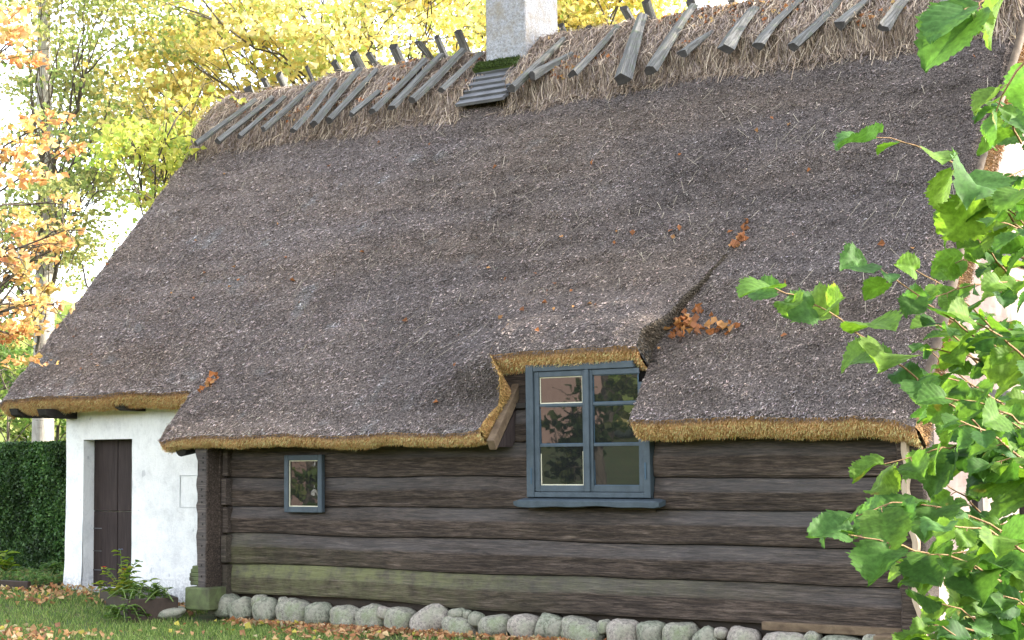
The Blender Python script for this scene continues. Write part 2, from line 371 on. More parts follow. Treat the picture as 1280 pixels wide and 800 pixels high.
def strip(xl, xr, s0, s1, th, side, nx, ns):
    u = np.linspace(0, 1, nx); s = np.concatenate([np.linspace(s0, s0 + .2, 8)[:-1], np.linspace(s0 + .2, s1, ns)])
    S, Uu = np.meshgrid(s, u, indexing='ij')
    xa = xl(S) if callable(xl) else xl; xb = xr(S) if callable(xr) else xr
    X = xa + (xb - xa) * Uu
    H = surf_h(X, S, side)
    H = H - .012 * np.exp(-((S - s0) / .035) ** 2)
    # ragged lower line
    S2 = S + (.028 * fbm(np.stack([X * 2.5, S * 0, S * 0 + s0], -1), 33, 4)) * ss(.6, 0, S - s0)
    P = rp(X, S2, H)
    C = base_col(X, S)
    roof.grid(P, 0, C)
    TH2 = th * (1 + .14 * fbm(np.stack([X[0] * 1.3, X[0] * 0, X[0] * 0], -1), 44, 3))
    hb = H[0] * .5 if s0 < .5 or True else 0
    # front cut: rows from the top edge to the bottom edge, slightly bulging
    rows = []
    for k, f in enumerate(np.linspace(0, 1, 7)):
        bul = .03 * math.sin(f * math.pi) + .012 * fbm(np.stack([X[0] * 6, X[0] * 0 + f * 2, X[0] * 0], -1), 55, 3) * (0 < f < 1)
        rows.append(rp(X[0], S2[0] - bul + f * .03, H[0] - f * TH2))
    rows = np.array(rows); roof.grid(rows, 1, flip=True)
    cutrows = rows
    B = rp(X, S2 + .03, H * 0 + H[0][None] * ss(1.2, 0, S - s0) - TH2[None] * 1.0)
    roof.grid(B[::6, ::6] if False else B[::4], 1, flip=True)
    for c, fl in ((0, 0), (-1, 1)):
        side_rows = []
        for f in np.linspace(0, 1, 6):
            side_rows.append(P[:, c] * (1 - f) + B[:, c] * f)
        side_rows = np.array(side_rows); side_rows[1:-1, :, 0] += (.02 if c == -1 else -.02) * vn(np.stack([S[:, 0] * 9, S[:, 0] * 0, S[:, 0] * 0], -1), 3)[None]
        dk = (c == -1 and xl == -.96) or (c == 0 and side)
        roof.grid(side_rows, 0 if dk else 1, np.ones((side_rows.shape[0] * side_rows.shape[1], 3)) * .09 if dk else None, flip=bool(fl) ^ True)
    return cutrows
cuts = []
cuts.append(strip(XL, -4.76, .67, 6.15, .27, False, 70, 110))
XN = lambda s: np.interp(s, [0, .35, .5, .70, .72, 6], [-.88, -.82, -.80, -.95, -.96, -.96])
cuts.append(strip(-4.76, XN, 0, 6.15, .20, False, 110, 130))
cuts.append(strip(-.96, lambda s: xstep(s), .70, 6.15, .32, False, 60, 120))
cuts.append(strip(lambda s: xstep(s), XR, .09, 6.15, .27, True, 80, 130))
# back slope, one coarse slab
AP = 3.72
Xb, Sb = np.meshgrid(np.linspace(XL, XR, 60), np.linspace(0, 6.15, 40), indexing='ij')
Pb = rp(Xb, Sb, surf_h(Xb, Sb, True)); Pb[..., 1] = 2 * AP - Pb[..., 1]
roof.grid(Pb, 0, base_col(Xb, Sb), flip=True)
Pb2 = rp(Xb, Sb, Sb * 0 - .28); Pb2[..., 1] = 2 * AP - Pb2[..., 1]; roof.grid(Pb2, 1)
for k in (0, -1):
    roof.grid(np.array([Pb[k], Pb2[k]]), 1)
roof.grid(np.array([Pb[:, 0], Pb2[:, 0]]), 1)
# protruding reed ends over the whole front slope
def ribbons(mb, P, D, W, cols, m):
    """one quad per reed: base width W, tip narrower"""
    n = len(P); V = np.empty((n, 4, 3)); V[:, 0] = P - W; V[:, 1] = P + W; V[:, 2] = P + D + W * .6; V[:, 3] = P + D - W * .6
    q = np.arange(n * 4).reshape(n, 4); c = np.repeat(cols, 4, 0); mb.add(V.reshape(-1, 3), q, m=m, c=c)
n = 420000
xs = rng.uniform(XL, XR, n); s_ = rng.uniform(0, 5.4, n)
keep = ~((xs < -4.76) & (s_ < .68)) & ~((xs > xstep(s_)) & (s_ < .085)) & ~((xs > XN(s_)) & (xs < xstep(s_)) & (s_ < .71))
xs, s_ = xs[keep], s_[keep]; n = len(xs)
sd_ = xs > xstep(s_)
h_ = np.where(sd_, surf_h(xs, s_, True), surf_h(xs, s_, False))
P = rp(xs, s_, h_ - .006 + .012 * vn(np.stack([xs, s_, xs * 0], -1) * 45, 805))
ln = rng.uniform(.016, .042, n)[:, None]
D = -SD * rng.uniform(.75, 1, n)[:, None] + NR * rng.uniform(.15, .65, n)[:, None] + np.array([1, 0, 0]) * rng.normal(0, .35, n)[:, None]
D = unit(D) * ln
W = unit(np.array([1, 0, 0]) + rng.normal(0, .35, (n, 3))) * rng.uniform(.0022, .0048, n)[:, None]
pq = np.stack([xs, s_, xs * 0], -1)
tuft = np.exp(.62 * vn(pq * 62, 801) + .50 * vn(pq * 30, 802) + .22 * vn(pq * 11, 803))
cb = base_col(xs, s_) * np.clip(rng.lognormal(.0, .38, n) * tuft * 1.02, .13, 2.6)[:, None] * np.stack([rng.normal(1.03, .06, n), np.ones(n), rng.normal(.99, .07, n)], -1)
ribbons(roof, P, D, W, np.clip(cb, .01, .6), 2)
# longer loose pale reeds lying about
n = 500
xs = rng.uniform(XL + .1, XR - .1, n); s_ = rng.uniform(1.0, 5.2, n) ** 1.0
h_ = np.where(xs > xstep(s_), surf_h(xs, s_, True), surf_h(xs, s_, False))
P = rp(xs, s_, h_ + .012); D = unit(-SD + np.array([1, 0, 0]) * rng.normal(0, .9, n)[:, None] + NR * rng.normal(.02, .05, n)[:, None]) * rng.uniform(.05, .28, n)[:, None]
ribbons(roof, P, D, np.array([1, 0, 0]) * np.full((n, 1), .0025), np.array([.34, .29, .22]) * rng.uniform(.5, 1.3, n)[:, None], 2)
# bristles on the golden cuts
for rows in cuts:
    a, bb = rows.shape[:2]; width = np.linalg.norm(rows[0, -1] - rows[0, 0]); n = int(width * 5200)
    i = rng.uniform(0, a - 1.001, n); j = rng.uniform(0, bb - 1.001, n); i0 = i.astype(int); j0 = j.astype(int); fi = (i - i0)[:, None]; fj = (j - j0)[:, None]
    P = rows[i0, j0] * (1 - fi) * (1 - fj) + rows[i0 + 1, j0] * fi * (1 - fj) + rows[i0, j0 + 1] * (1 - fi) * fj + rows[i0 + 1, j0 + 1] * fi * fj
    D = unit(-SD + rng.normal(0, .25, (n, 3))) * rng.uniform(.010, .034, n)[:, None]
    W = unit(np.array([1, 0, 0]) + rng.normal(0, .4, (n, 3))) * rng.uniform(.0015, .003, n)[:, None]
    tt = (i / (a - 1))[:, None]; top = ss(.22, .02, tt)
    c = (np.array([.76, .43, .19]) * (1 - top) + np.array([.12, .10, .09]) * top) * np.clip(rng.lognormal(0, .4, n), .3, 2)[:, None]
    ribbons(roof, P + SD * .004, D, W, np.clip(c, .01, .7), 2)
# ragged reeds on the step above the window, on the left cheek of the opening and along the right verge
def cheek(xf, s0, s1, n, hlo, sgn, col, lnr=(.015, .05), side=False):
    s = rng.uniform(s0, s1, n); x = xf(s); top = surf_h(x - .03 * sgn, s, side); lo = hlo(x, s); h = lo + (top - lo) * rng.uniform(0, 1, n)
    P = rp(x, s, h) - np.array([.006 * sgn, 0, 0]); D = unit(-SD * rng.uniform(.3, 1, n)[:, None] + np.array([sgn, 0, 0]) * rng.uniform(.2, .9, n)[:, None] + rng.normal(0, .2, (n, 3))) * rng.uniform(*lnr, n)[:, None]
    W = unit(rng.normal(0, 1, (n, 3))) * rng.uniform(.002, .004, n)[:, None]
    ribbons(roof, P, D, W, np.clip(np.array(col) * np.clip(rng.lognormal(0, .45, n), .3, 2.2)[:, None], .01, .8), 2)
cheek(lambda s: xstep(s), .75, 2.15, 9000, lambda x, s: surf_h(x, s, True), 1, (.12, .095, .07))
cheek(lambda s: XN(s), .02, .7, 5000, lambda x, s: surf_h(x, s, False) - .20, 1, (.42, .27, .10))
cheek(lambda s: s * 0 + XR, .12, 5.3, 22000, lambda x, s: surf_h(x, s, True) - .27, 1, (.30, .20, .11), (.02, .07), True)
cheek(lambda s: s * 0 - 4.76, .02, .68, 2500, lambda x, s: surf_h(x, s, False) - .2, -1, (.22, .16, .09))
roof.build('thatched_roof', [M['thatch'], M['cut'], M['stub']], cottage)

# straw ridge ------------------------------------------------------
def ridge_section(t):
    """t in 0..1 from the front lower edge over the top to the back; returns (y,z) on a rounded cap"""
    a = rp(0 * t, np.full_like(t, 5.0))
    return a
mb = MB()
def ridge_lump(x):
    p = np.stack([x, x * 0, x * 0], -1)
    return .055 * fbm(p * .9, 91, 3) + .06 * fbm(p * 3.1, 92, 3) + .05 * ss(-2.3, -1.0, x) - .03 * ss(-5, -7, x)
def cap_pt(x, u):
    """u: -1 front lower edge, 0 apex, 1 back lower edge"""
    x = np.asarray(x, float); u = np.asarray(u, float)
    au = np.abs(u); e0 = .07 * fbm(np.stack([x * 1.7, x * 0, x * 0], -1), 99, 3); s = 5.0 + e0 + (1 - au) * (1.42 - e0)
    L = ridge_lump(x)
    low = -.03 + .21 * ss(0, .34, 1 - au) + L * ss(0, .45, 1 - au) + surf_h(x, s, True) * ss(.5, .2, 1 - au)
    P = rp(x, s, low)
    # round the apex
    yy = P[..., 1]; zz = P[..., 2]; yap = AP
    d = np.maximum(yap - yy, -.2); zr = 6.47 + L - np.sqrt(np.maximum(d, 0) ** 2 + .16 ** 2) * math.tan(ANG) + .16 * math.tan(ANG) * .55
    zz = np.minimum(zz, zr)
    P[..., 2] = zz; P[..., 1] = np.minimum(yy, yap)
    P[..., 1] = np.where(u > 0, 2 * yap - P[..., 1], P[..., 1])
    return P
xs = np.linspace(XL + .12, XR - .05, 260); us = np.linspace(-1, 1, 36)
Xg, Ug = np.meshgrid(xs, us, indexing='ij'); Pg = cap_pt(Xg, Ug) + .025 * fbm(np.stack([Xg * 9, Ug * 9, Xg * 0], -1), 95, 3)[..., None] * NR
hole = (Xg[:-1, :-1] > -9)
for sl in (slice(0, int(np.searchsorted(xs, -3.37))), slice(int(np.searchsorted(xs, -2.70)), 260)):
    mb.grid(Pg[sl], 0, np.ones((Pg[sl].shape[0] * 36, 3)) * np.array([.13, .10, .08]), flip=True)
mb.grid(Pg[int(np.searchsorted(xs, -3.37)) - 1:int(np.searchsorted(xs, -2.70)) + 1, 15:], 0, np.array([.13, .10, .08]) * np.ones(((int(np.searchsorted(xs, -2.70)) - int(np.searchsorted(xs, -3.37)) + 2) * 21, 3)), flip=True)
n = 60000
x = rng.uniform(XL + .10, XR, n); u0 = rng.uniform(-1.0, .12, n)
u0 = np.where(rng.random(n) < .45, -1.0 + np.abs(rng.normal(0, .16, n)), u0)
kill = (x > -3.33) & (x < -2.76) & (u0 < -.15); x, u0 = x[~kill], u0[~kill]; n = len(x)
Lr = rng.uniform(.08, .36, n); wob = rng.normal(0, .30, n); segs = 4
pts = np.empty((n, segs + 1, 3)); lift = rng.uniform(.0, .035, n) + (rng.random(n) < .12) * rng.uniform(0, .07, n)
ragg = .06 * fbm(np.stack([x * 4, x * 0, x * 0], -1), 97, 3)
for k in range(segs + 1):
    f = k / segs; u = u0 - f * Lr / 1.42 * np.cos(wob); xx = x + f * Lr * np.sin(wob) + .02 * np.sin(f * 3 + x * 40)
    uu = np.maximum(u, -1.0); p = cap_pt(xx, uu)
    over = np.maximum(-1.0 - u, 0) * 1.42
    over = np.minimum(over, np.clip(rng.exponential(.09, n) + ragg, .01, .34))
    p = p - SD * over[:, None] * .85 + NR * ((lift * math.sin(f * math.pi * .8) + .004)[:, None] + (over * .06)[:, None]) + np.array([0, 0, -1]) * (over * over * .3)[:, None]
    pts[:, k] = p
wv = rng.uniform(.0018, .0042, n)[:, None, None] * unit(np.cross(np.gradient(pts, axis=1), unit(NR + rng.normal(0, .5, (n, 1, 3)))))
V = np.stack([pts - wv, pts + wv], 2).reshape(n, -1, 3)
base = (np.arange(n) * (segs + 1) * 2)[:, None]
q = np.stack([np.concatenate([base + 2 * k, base + 2 * k + 1, base + 2 * k + 3, base + 2 * k + 2], 1) for k in range(segs)], 1).reshape(-1, 4)
pal = np.array([[.36, .27, .20], [.22, .16, .125], [.52, .42, .32], [.13, .095, .07], [.34, .27, .24]])
cc = pal[rng.integers(0, 5, n)] * rng.uniform(.55, 1.25, n)[:, None]
mb.add(V.reshape(-1, 3), q, m=0, c=np.repeat(cc, (segs + 1) * 2, 0))
mb.build('ridge_straw', M['straw'], cottage)

# ridge poles ------------------------------------------------------
def split_pole(A, B, r0, r1, roll, seed):
    """a quarter-split oak pole along local z; returns an object with its own frame"""
    A = np.array(A); B = np.array(B); L = np.linalg.norm(B - A); T = (B - A) / L
    mb = MB(); k = 14; t = np.linspace(0, 1, k)
    r_ = np.random.default_rng(seed)
    prof = [(-1, -.1), (-.62, .42), (-.1, .62), (.45, .5), (1, -.05), (.35, -.62), (-.4, -.66)]
    prof = (np.array(prof) + r_.normal(0, .17, (7, 2))) * np.array([1.12, .95])
    rr = (r0 + (r1 - r0) * t)[:, None, None] * (1 + .10 * fbm(np.stack([t * 5, t * 0 + seed, t * 0], -1), 3)[:, None, None])
    bend = .025 * L * np.sin(t * math.pi) * r_.normal(0, 1) ; bend2 = .004 * np.sin(t * 5 + seed)
    R = np.zeros((k, 7, 3)); R[..., 0] = prof[:, 0] * rr[..., 0] + (bend + bend2)[:, None]; R[..., 1] = prof[:, 1] * rr[..., 0] + bend2[:, None] * .5; R[..., 2] = (t * L)[:, None]
    R[0, :, 2] += prof[:, 1] * r0 * .5; 
    mb.grid(R, closed=True, smooth=False)
    for e, fl in ((0, 0), (k - 1, 1)):
        c = R[e].mean(0); vv = np.vstack([R[e], c]); mb.add(vv, None, [((a + 1) % 7, a, 7) if not fl else (a, (a + 1) % 7, 7) for a in range(7)], m=1)
    o = mb.build('ridge_pole', [M['pole'], M['black']])
    zz = Vector(T); up = Vector(NR); xx = up.cross(zz).normalized(); yy = zz.cross(xx)
    rot = Matrix((xx, yy, zz)).transposed() @ Matrix.Rotation(roll, 3, 'Z')
    o.matrix_world = Matrix.Translation(Vector(A)) @ rot.to_4x4()
    mw = o.matrix_world.copy(); o.parent = cottage; o.matrix_parent_inverse = cottage.matrix_world.inverted(); o.matrix_basis = mw
    return o
FP = [(-7.22, 4.83, -6.81, 5.7), (-6.82, 4.8, -6.58, 5.75), (-6.47, 4.83, -6.34, 5.7), (-6.11, 4.89, -5.96, 5.9), (-5.56, 4.74, -5.6, 5.86), (-5.33, 4.88, -5.26, 5.97), (-5.09, 4.89, -4.99, 5.94), (-4.76, 4.92, -4.67, 5.41), (-4.47, 4.94, -4.29, 6.0), (-4.17, 4.92, -4.04, 6.02), (-3.94, 5.04, -3.7, 6.0), (-3.56, 5.14, -3.4, 5.88), (-2.54, 4.96, -2.25, 5.84), (-2.3, 5.11, -2.04, 5.57), (-1.74, 5.01, -1.57, 5.92), (-1.07, 4.79, -1.31, 6.19), (-0.77, 4.87, -0.67, 6.16), (-0.46, 5.08, -0.31, 5.54), (0.08, 5.0, 0.13, 5.8), (0.43, 5.0, 0.61, 5.91), (0.81, 4.92, 1.07, 5.82), (1.24, 5.17, 1.42, 5.64), (1.73, 4.97, 1.86, 5.63), (2.23, 4.84, 2.3, 5.59)]
for i, (xa, sa, xb, sb) in enumerate(FP):
    k = .30 + .03 * ridge_lump(np.array([xa]))[0]
    big = i >= 12
    vr = random.uniform(.72, 1.1)
    split_pole(rp(xa, sa, .235 + random.uniform(-.02, .02)), rp(xb, min(sb + .05, 6.12), random.uniform(.12, .18)), (.078 if big else .058) * vr, .046 * vr, random.uniform(-.3, .3), i)
TIPS = [(-7.28, 6.45), (-7.0, 6.53), (-6.74, 6.56), (-6.26, 6.59), (-5.81, 6.59), (-5.5, 6.65), (-5.26, 6.62), (-4.86, 6.65), (-4.51, 6.65), (-4.21, 6.67), (-3.9, 6.69), (-2.43, 6.54), (-2.06, 6.45), (-1.62, 6.61), (-1.32, 6.64), (-0.77, 6.56), (-.3, 6.62), (.25, 6.6), (.8, 6.6), (1.3, 6.6), (1.85, 6.6), (2.35, 6.6)]
for i, (xt, zt) in enumerate(TIPS):
    A = np.array([xt, 3.64, zt - .01]); d = unit(np.array([random.uniform(-.04, .16), CA, -SA]))
    split_pole(A, A + d * 1.35, .05 * random.uniform(.8, 1.25), .062, random.uniform(-.4, .4), 100 + i)

# chimney, mossy slab and slatted hatch -----------------------------
mb = MB(); x0, x1, y0, y1 = -3.24, -2.71, 3.28, 4.02; zs = np.linspace(5.3, 7.9, 60)
per = [(x0 + (x1 - x0) * t, y0) for t in np.linspace(0, 1, 12)[:-1]] + [(x1, y0 + (y1 - y0) * t) for t in np.linspace(0, 1, 14)[:-1]] + [(x1 - (x1 - x0) * t, y1) for t in np.linspace(0, 1, 12)[:-1]] + [(x0, y1 - (y1 - y0) * t) for t in np.linspace(0, 1, 14)[:-1]]
per = np.array(per); Pc = np.zeros((60, len(per), 3)); Pc[..., :2] = per[None]; Pc[..., 2] = zs[:, None]
ctr = np.array([(x0 + x1) / 2, (y0 + y1) / 2, 0]); nn = .014 * fbm(Pc * 5, 101, 4)
Pc[..., :2] += unit(Pc - ctr)[..., :2] * nn[..., None]
mb.grid(Pc, closed=True, flip=True); mb.box(x0 + .01, x1 - .01, y0 + .01, y1 - .01, 7.88, 7.9)
ch = mb.build('chimney', M['chimney'], cottage)
mb = MB(); mb.box(x0 - .06, x1 + .06, y0 - .06, y1 + .06, 7.9, 8.02); bevel(mb.build('chimney_cap', M['chimney'], ch), .02)
mb = MB()
Xs, Ss = np.meshgrid(np.linspace(-3.36, -2.76, 24), np.linspace(5.58, 5.72, 8), indexing='ij')
top = rp(Xs, Ss, .15 + .02 * fbm(np.stack([Xs * 14, Ss * 14, Xs * 0], -1), 5, 3)); bot = rp(Xs, Ss, Xs * 0 + .09)
mb.grid(top, flip=True); mb.grid(bot); mb.grid(np.array([top[:, 0], bot[:, 0]])); mb.grid(np.array([top[-1], bot[-1]])); mb.grid(np.array([top[0], bot[0]])); mb.grid(np.array([top[:, -1], bot[:, -1]]))
n = 2500; xx = rng.uniform(-3.36, -2.76, n); s2 = rng.uniform(5.57, 5.72, n)
ribbons(mb, rp(xx, s2, .15 + 0 * xx), unit(NR + rng.normal(0, .6, (n, 3))) * rng.uniform(.01, .03, n)[:, None], rng.normal(0, .003, (n, 3)), np.array([.05, .075, .018]) * rng.uniform(.4, 1.6, n)[:, None], 1)
mb.build('mossy_slab', [M['moss'], M['grass']], ch)
mb = MB()
for k in range(6):
    sa = 4.98 + k * .115; xa = -3.36 - .0 + .004 * k; xb = -2.72
    pts = []
    for s3, h3 in ((sa, .085), (sa + .15, .045)):
        pts.append([rp(x, s3, h3 + .03) for x in (xa, xb)] + [rp(x, s3, h3 - .01) for x in (xb, xa)])
    v = np.array(pts[0] + pts[1]); mb.add(v, [(0, 1, 2, 3), (4, 7, 6, 5), (0, 4, 5, 1), (2, 6, 7, 3), (1, 5, 6, 2), (0, 3, 7, 4)])
mb.build('slatted_hatch', M['greybd'], cottage)

# log wall ---------------------------------------------------------
def log_prof(z0, z1, dz):
    h = z1 - z0
    return [(.03, z1 + .003), (-.010, z1 - .004), (-.040, z1 - .42 * h), (-.044, z1 - .46 * h), (-.036, z0 + .08 * h), (-.028, z0 + .006), (.03, z0 + .002)]
rowsL = [(.22, .53), (.53, .82), (.82, 1.095), (1.095, 1.38), (1.38, 1.68), (1.68, 1.98)]
lw = MB()
def logseg(xa, xb, k, z0, z1):
    nx = max(4, int((xb - xa) / .035)); x = np.linspace(xa, xb, nx)
    pz = np.stack([x, x * 0, x * 0], -1)
    e0 = .024 * fbm(pz * .7, 200 + k, 4); e1 = .024 * fbm(pz * .7, 201 + k, 4)
    if k == 0: e0 = e0 - .02 + .03 * ss(-1.2, -2.2, x) - .03 * ss(1, 2.5, x) * 0
    Pp = log_prof(z0, z1, 0); fine = []
    for (ya, za), (yb_, zb) in zip(Pp[:-1], Pp[1:]):
        m_ = 5
        for t in range(m_): fine.append((ya + (yb_ - ya) * t / m_, za + (zb - za) * t / m_))
    fine.append(Pp[-1]); fine = np.array(fine)
    G = np.zeros((nx, len(fine), 3)); G[..., 0] = x[:, None]
    f = (fine[:, 1] - z0) / (z1 - z0); G[..., 2] = fine[:, 1][None] + e0[:, None] * (1 - f)[None] + e1[:, None] * f[None]
    nz = 1.5 * fbm(np.stack([G[..., 0] * 1.3, G[..., 2] * 14, G[..., 0] * 0 + k], -1), 210, 4)
    crack = np.exp(-(vn(np.stack([G[..., 0] * .55, G[..., 2] * 9, G[..., 0] * 0 + k * 3], -1), 220) / .06) ** 2)
    G[..., 1] = fine[:, 0][None] + .010 * nz + .008 * crack * (np.abs(fine[:, 0]) < .07)
    topb = ss(z1 - .47 * (z1 - z0), z1 - .38 * (z1 - z0), fine[:, 1])[None] * np.ones((nx, 1))
    sky_tone = topb * (.55 + .45 * fbm(np.stack([G[..., 0] * .8, G[..., 2] * 3, G[..., 0] * 0], -1), 230, 3))  # lighter tone on each upper bevel stands in for sky light
    alg = np.zeros_like(sky_tone)
    if k == 0: alg = ss(.3, -3.2, G[..., 0]) * .75 * (.7 + .3 * topb) + .25 * topb * ss(2.4, .2, G[..., 0])
    if k == 1: alg = .30 * ss(-3.2, -4.4, G[..., 0]) + .15 * ss(-1, -4, G[..., 0]) * (1 - topb)
    C = np.stack([sky_tone, np.clip(alg, 0, 1), sky_tone * 0], -1)
    lw.grid(G, 0, C, flip=True, smooth=False)
for k, (z0, z1) in enumerate(rowsL):
    if k < 3: logseg(-4.5, 2.74, k, z0, z1)
    elif k == 3: logseg(-4.5, -.645, k, z0, z1); logseg(.595, 2.74, k, z0, z1)
    else: logseg(-4.5, -.645, k, z0, z1); logseg(.595, 2.74, k, z0, z1)
lw.box(-4.5, -.65, .03, .15, .23, 1.99, 0, (0, 0, 0)); lw.box(.6, 2.74, .03, .15, .23, 1.99, 0, (0, 0, 0)); lw.box(-.96, -.645, .0, .12, 1.97, 2.40, 0, (0, 0, 0)); lw.box(-.65, .6, .03, .15, .23, 1.12, 0, (0, 0, 0))
lw.box(-.65, .6, -.03, .03, 1.085, 1.12, 0, (0, 0, 0))
lw.build('log_wall', M['log'], cottage)
# rotten patch board at the right end of the sill log
mb = MB(); mb.box(1.55, 2.70, -.075, .0, .165, .235); bevel(mb.build('sill_board', M['board'], cottage), .01)

# corner post on the left with carved edge and peg holes
mb = MB(); zs = np.linspace(.30, 1.95, 60)
seg_z = [.30, .62, .80, 1.08, 1.22, 1.5, 1.95]
wav = np.interp(zs, [.30, .5, .78, .80, .95, 1.08, 1.10, 1.18, 1.30, 1.36, 1.5, 1.62, 1.75, 1.95], [.0, .0, .03, .035, -.005, .03, .04, .0, .035, .03, -.01, .045, .05, .03])
front = np.zeros((60, 8, 3))
for i, z in enumerate(zs):
    xl = -4.335 - wav[i] - .01; xr = -4.23
    prof = [(xl + .02, .05), (xl, -.02), (xl, -.27), (xl + .012, -.30), (xr - .012, -.30), (xr, -.285), (xr, -.05), (xr, .05)]
    front[i, :, 0] = [a for a, _ in prof]; front[i, :, 1] = [b_ for _, b_ in prof]; front[i, :, 2] = z
front += (.006 * fbm(front * 9, 240, 3))[..., None] * np.array([1, 1, 0])
gcol = np.zeros((480, 3)); gcol.reshape(60, 8, 3)[:, 2:5, 0] = .6  # front face coloured lighter than the sides, imitating how light falls
mb.grid(front, 0, gcol, closed=False, smooth=False, flip=True)
mb.box(-4.52, -4.215, -.12, .05, .3, 1.95, 0, (0, 0, 0))
post = mb.build('corner_post', M['log'], cottage)
for z in [.42, .52, .62, .72, .80, .92, 1.02, 1.14, 1.21, 1.27, 1.34, 1.46, 1.52, 1.58]:
    mb = MB(); c = np.array([-4.275 + random.uniform(-.01, .01), -.3085, z + random.uniform(-.01, .01)]); th = np.linspace(0, 2 * math.pi, 9)[:-1]
    v = [c + .011 * np.array([math.cos(a), 0, math.sin(a)]) for a in th] + [c + np.array([0, -.002, 0])]
    mb.add(v, None, [(a, (a + 1) % 8, 8) for a in range(8)]); mb.build('peg_hole', M['black'], post)
mb = MB(); mb.box(-4.475, -4.15, -.34, .02, .09, .31); bevel(mb.build('post_base_block', M['mossy'], cottage), .015)
mb = MB()
for z, wd in ((.31, .06), (.35, .075), (.39, .07), (.43, .055), (.46, .035)): mb.box(-4.52 - wd, -4.44, -.16, -.05, z, z + .045)
bevel(mb.build('carved_bracket', M['mossy'], cottage), .012)
# short cross-wall log ends joining post and log wall
mb = MB()
for k, (z0, z1) in enumerate(rowsL[:5]):
    mb.box(-4.205, -4.14, -.10 - .02 * (k % 2), .04, z0 + .012, z1 - .012, 0, (.1 + .1 * (k % 2), .1 * (k < 2), 0))
bevel(mb.build('log_ends', M['log'], cottage), .01)

# right end post, pale strip for its sunlit edge and sunlit beam end
mb = MB(); zs = np.linspace(.16, 1.95, 40); G = np.zeros((40, 6, 3))
for i, z in enumerate(zs):
    o_ = .012 * math.sin(z * 6) + .008 * math.sin(z * 17)
    G[i] = [(2.70, .05, z), (2.70 + o_, -.10, z), (2.72 + o_, -.13, z), (2.90 + o_, -.13, z), (2.92 + o_, -.11, z), (2.92, .16, z)]
mb.grid(G, 0, np.zeros((240, 3)), smooth=False, flip=True); mb.build('end_post', M['log'], cottage)
mb = MB(); zs = np.linspace(.18, 1.72, 40); G = np.zeros((40, 4, 3))
for i, z in enumerate(zs):
    xo = 2.90 - .10 * (z - .2) / 1.5 + .014 * math.sin(z * 9) + .01 * math.sin(z * 23)
    G[i] = [(xo - .05, -.135, z), (xo - .045, -.17, z), (xo, -.175, z), (xo + .01, -.135, z)]
mb.grid(G, closed=True, smooth=False, flip=True); mb.build('sunlit_edge_strip', mat_wood('pale_sunlit_edge', (.30, .22, .15), (.48, .38, .28), (20, 20, 4)), cottage)  # pale leaning strip imitates the sunlit sliver on the end post
mb = MB(); mb.box(2.55, 2.93, -.30, .0, .02, .20); bevel(mb.build('sill_beam_end', M['board'], cottage), .012)

# stones under the sill ---------------------------------------------
def stone(cx, wd, z0, z1, seed, mat, y=-.02, par=cottage, name='foundation_stone', dep=None):
    mb = MB(); r_ = np.random.default_rng(seed); nu, nv = 22, 14
    th, ph = np.meshgrid(np.linspace(0, 2 * math.pi, nu, endpoint=False), np.linspace(-math.pi / 2, math.pi / 2, nv), indexing='ij')
    d = np.stack([np.cos(th) * np.cos(ph), np.sin(th) * np.cos(ph), np.sin(ph)], -1)
    pw = r_.uniform(.62, .8); d2 = np.sign(d) * np.abs(d) ** pw
    h = (z1 - z0) * 1.25; sz = np.array([wd * .49, (dep or min(wd, .30) * .5), h * .5])
    k = 1 + .22 * fbm(d * 1.4 + seed * 3.1, seed, 3) + .035 * fbm(d * 5 + seed, seed + 5, 2)
    P = d2 * sz * k[..., None]; P = np.swapaxes(P, 0, 1)
    o = MB(); o.grid(P, closed=True, smooth=True)
    a = r_.normal(0, .16); ob = o.build(name, mat)
    ob.location = (cx, y - .03, z1 - h * .5 + .0); ob.rotation_euler = (0, a, r_.normal(0, .2))
    if par is not None: ob.parent = par; ob.matrix_parent_inverse = par.matrix_world.inverted()
    return ob
ST = [(-4.3, 0.17, 0.05, 0.2), (-4.15, 0.27, 0.05, 0.23), (-3.95, 0.27, 0.01, 0.2), (-3.74, 0.17, 0.13, 0.24), (-3.66, 0.27, 0.0, 0.22), (-3.46, 0.13, 0.11, 0.22), (-3.31, 0.38, 0.01, 0.22), (-3.0, 0.28, 0.0, 0.19), (-2.68, 0.34, -0.01, 0.18), (-2.36, 0.32, -0.01, 0.19), (-2.2, 0.16, 0.09, 0.19), (-2.04, 0.29, 0.0, 0.19), (-1.71, 0.42, 0.0, 0.2), (-1.41, 0.17, 0.13, 0.21), (-1.37, 0.37, -0.03, 0.14), (-1.3, 0.08, 0.13, 0.2), (-1.19, 0.15, 0.08, 0.19), (-1.0, 0.32, 0.0, 0.17), (-0.68, 0.29, 0.0, 0.19), (-0.42, 0.27, 0.01, 0.2), (-0.12, 0.43, 0.0, 0.18), (0.115, 0.13, 0.08, 0.18), (0.29, 0.29, 0.0, 0.2), (0.55, 0.25, 0.0, 0.19), (0.82, 0.29, 0.0, 0.2), (1.06, 0.21, 0.01, 0.16), (1.19, 0.12, 0.09, 0.17), (1.39, 0.27, 0.0, 0.19), (1.74, 0.39, 0.0, 0.16), (1.97, 0.13, 0.05, 0.19), (2.23, 0.38, 0.0, 0.16), (2.46, 0.16, 0.05, 0.18)]
ms = [M['st1'], M['st2'], M['st3']]
pickm = [2, 2, 2, 0, 2, 0, 0, 2, 0, 0, 1, 0, 1, 2, 0, 2, 2, 0, 1, 2, 0, 0, 1, 2, 0, 2, 1, 1, 1, 0, 2, 0]
for i, (cx, wd, z0, z1) in enumerate(ST): stone(cx, wd, z0, z1, i + 1, ms[pickm[i]], y=-.02 + random.uniform(-.02, .02))
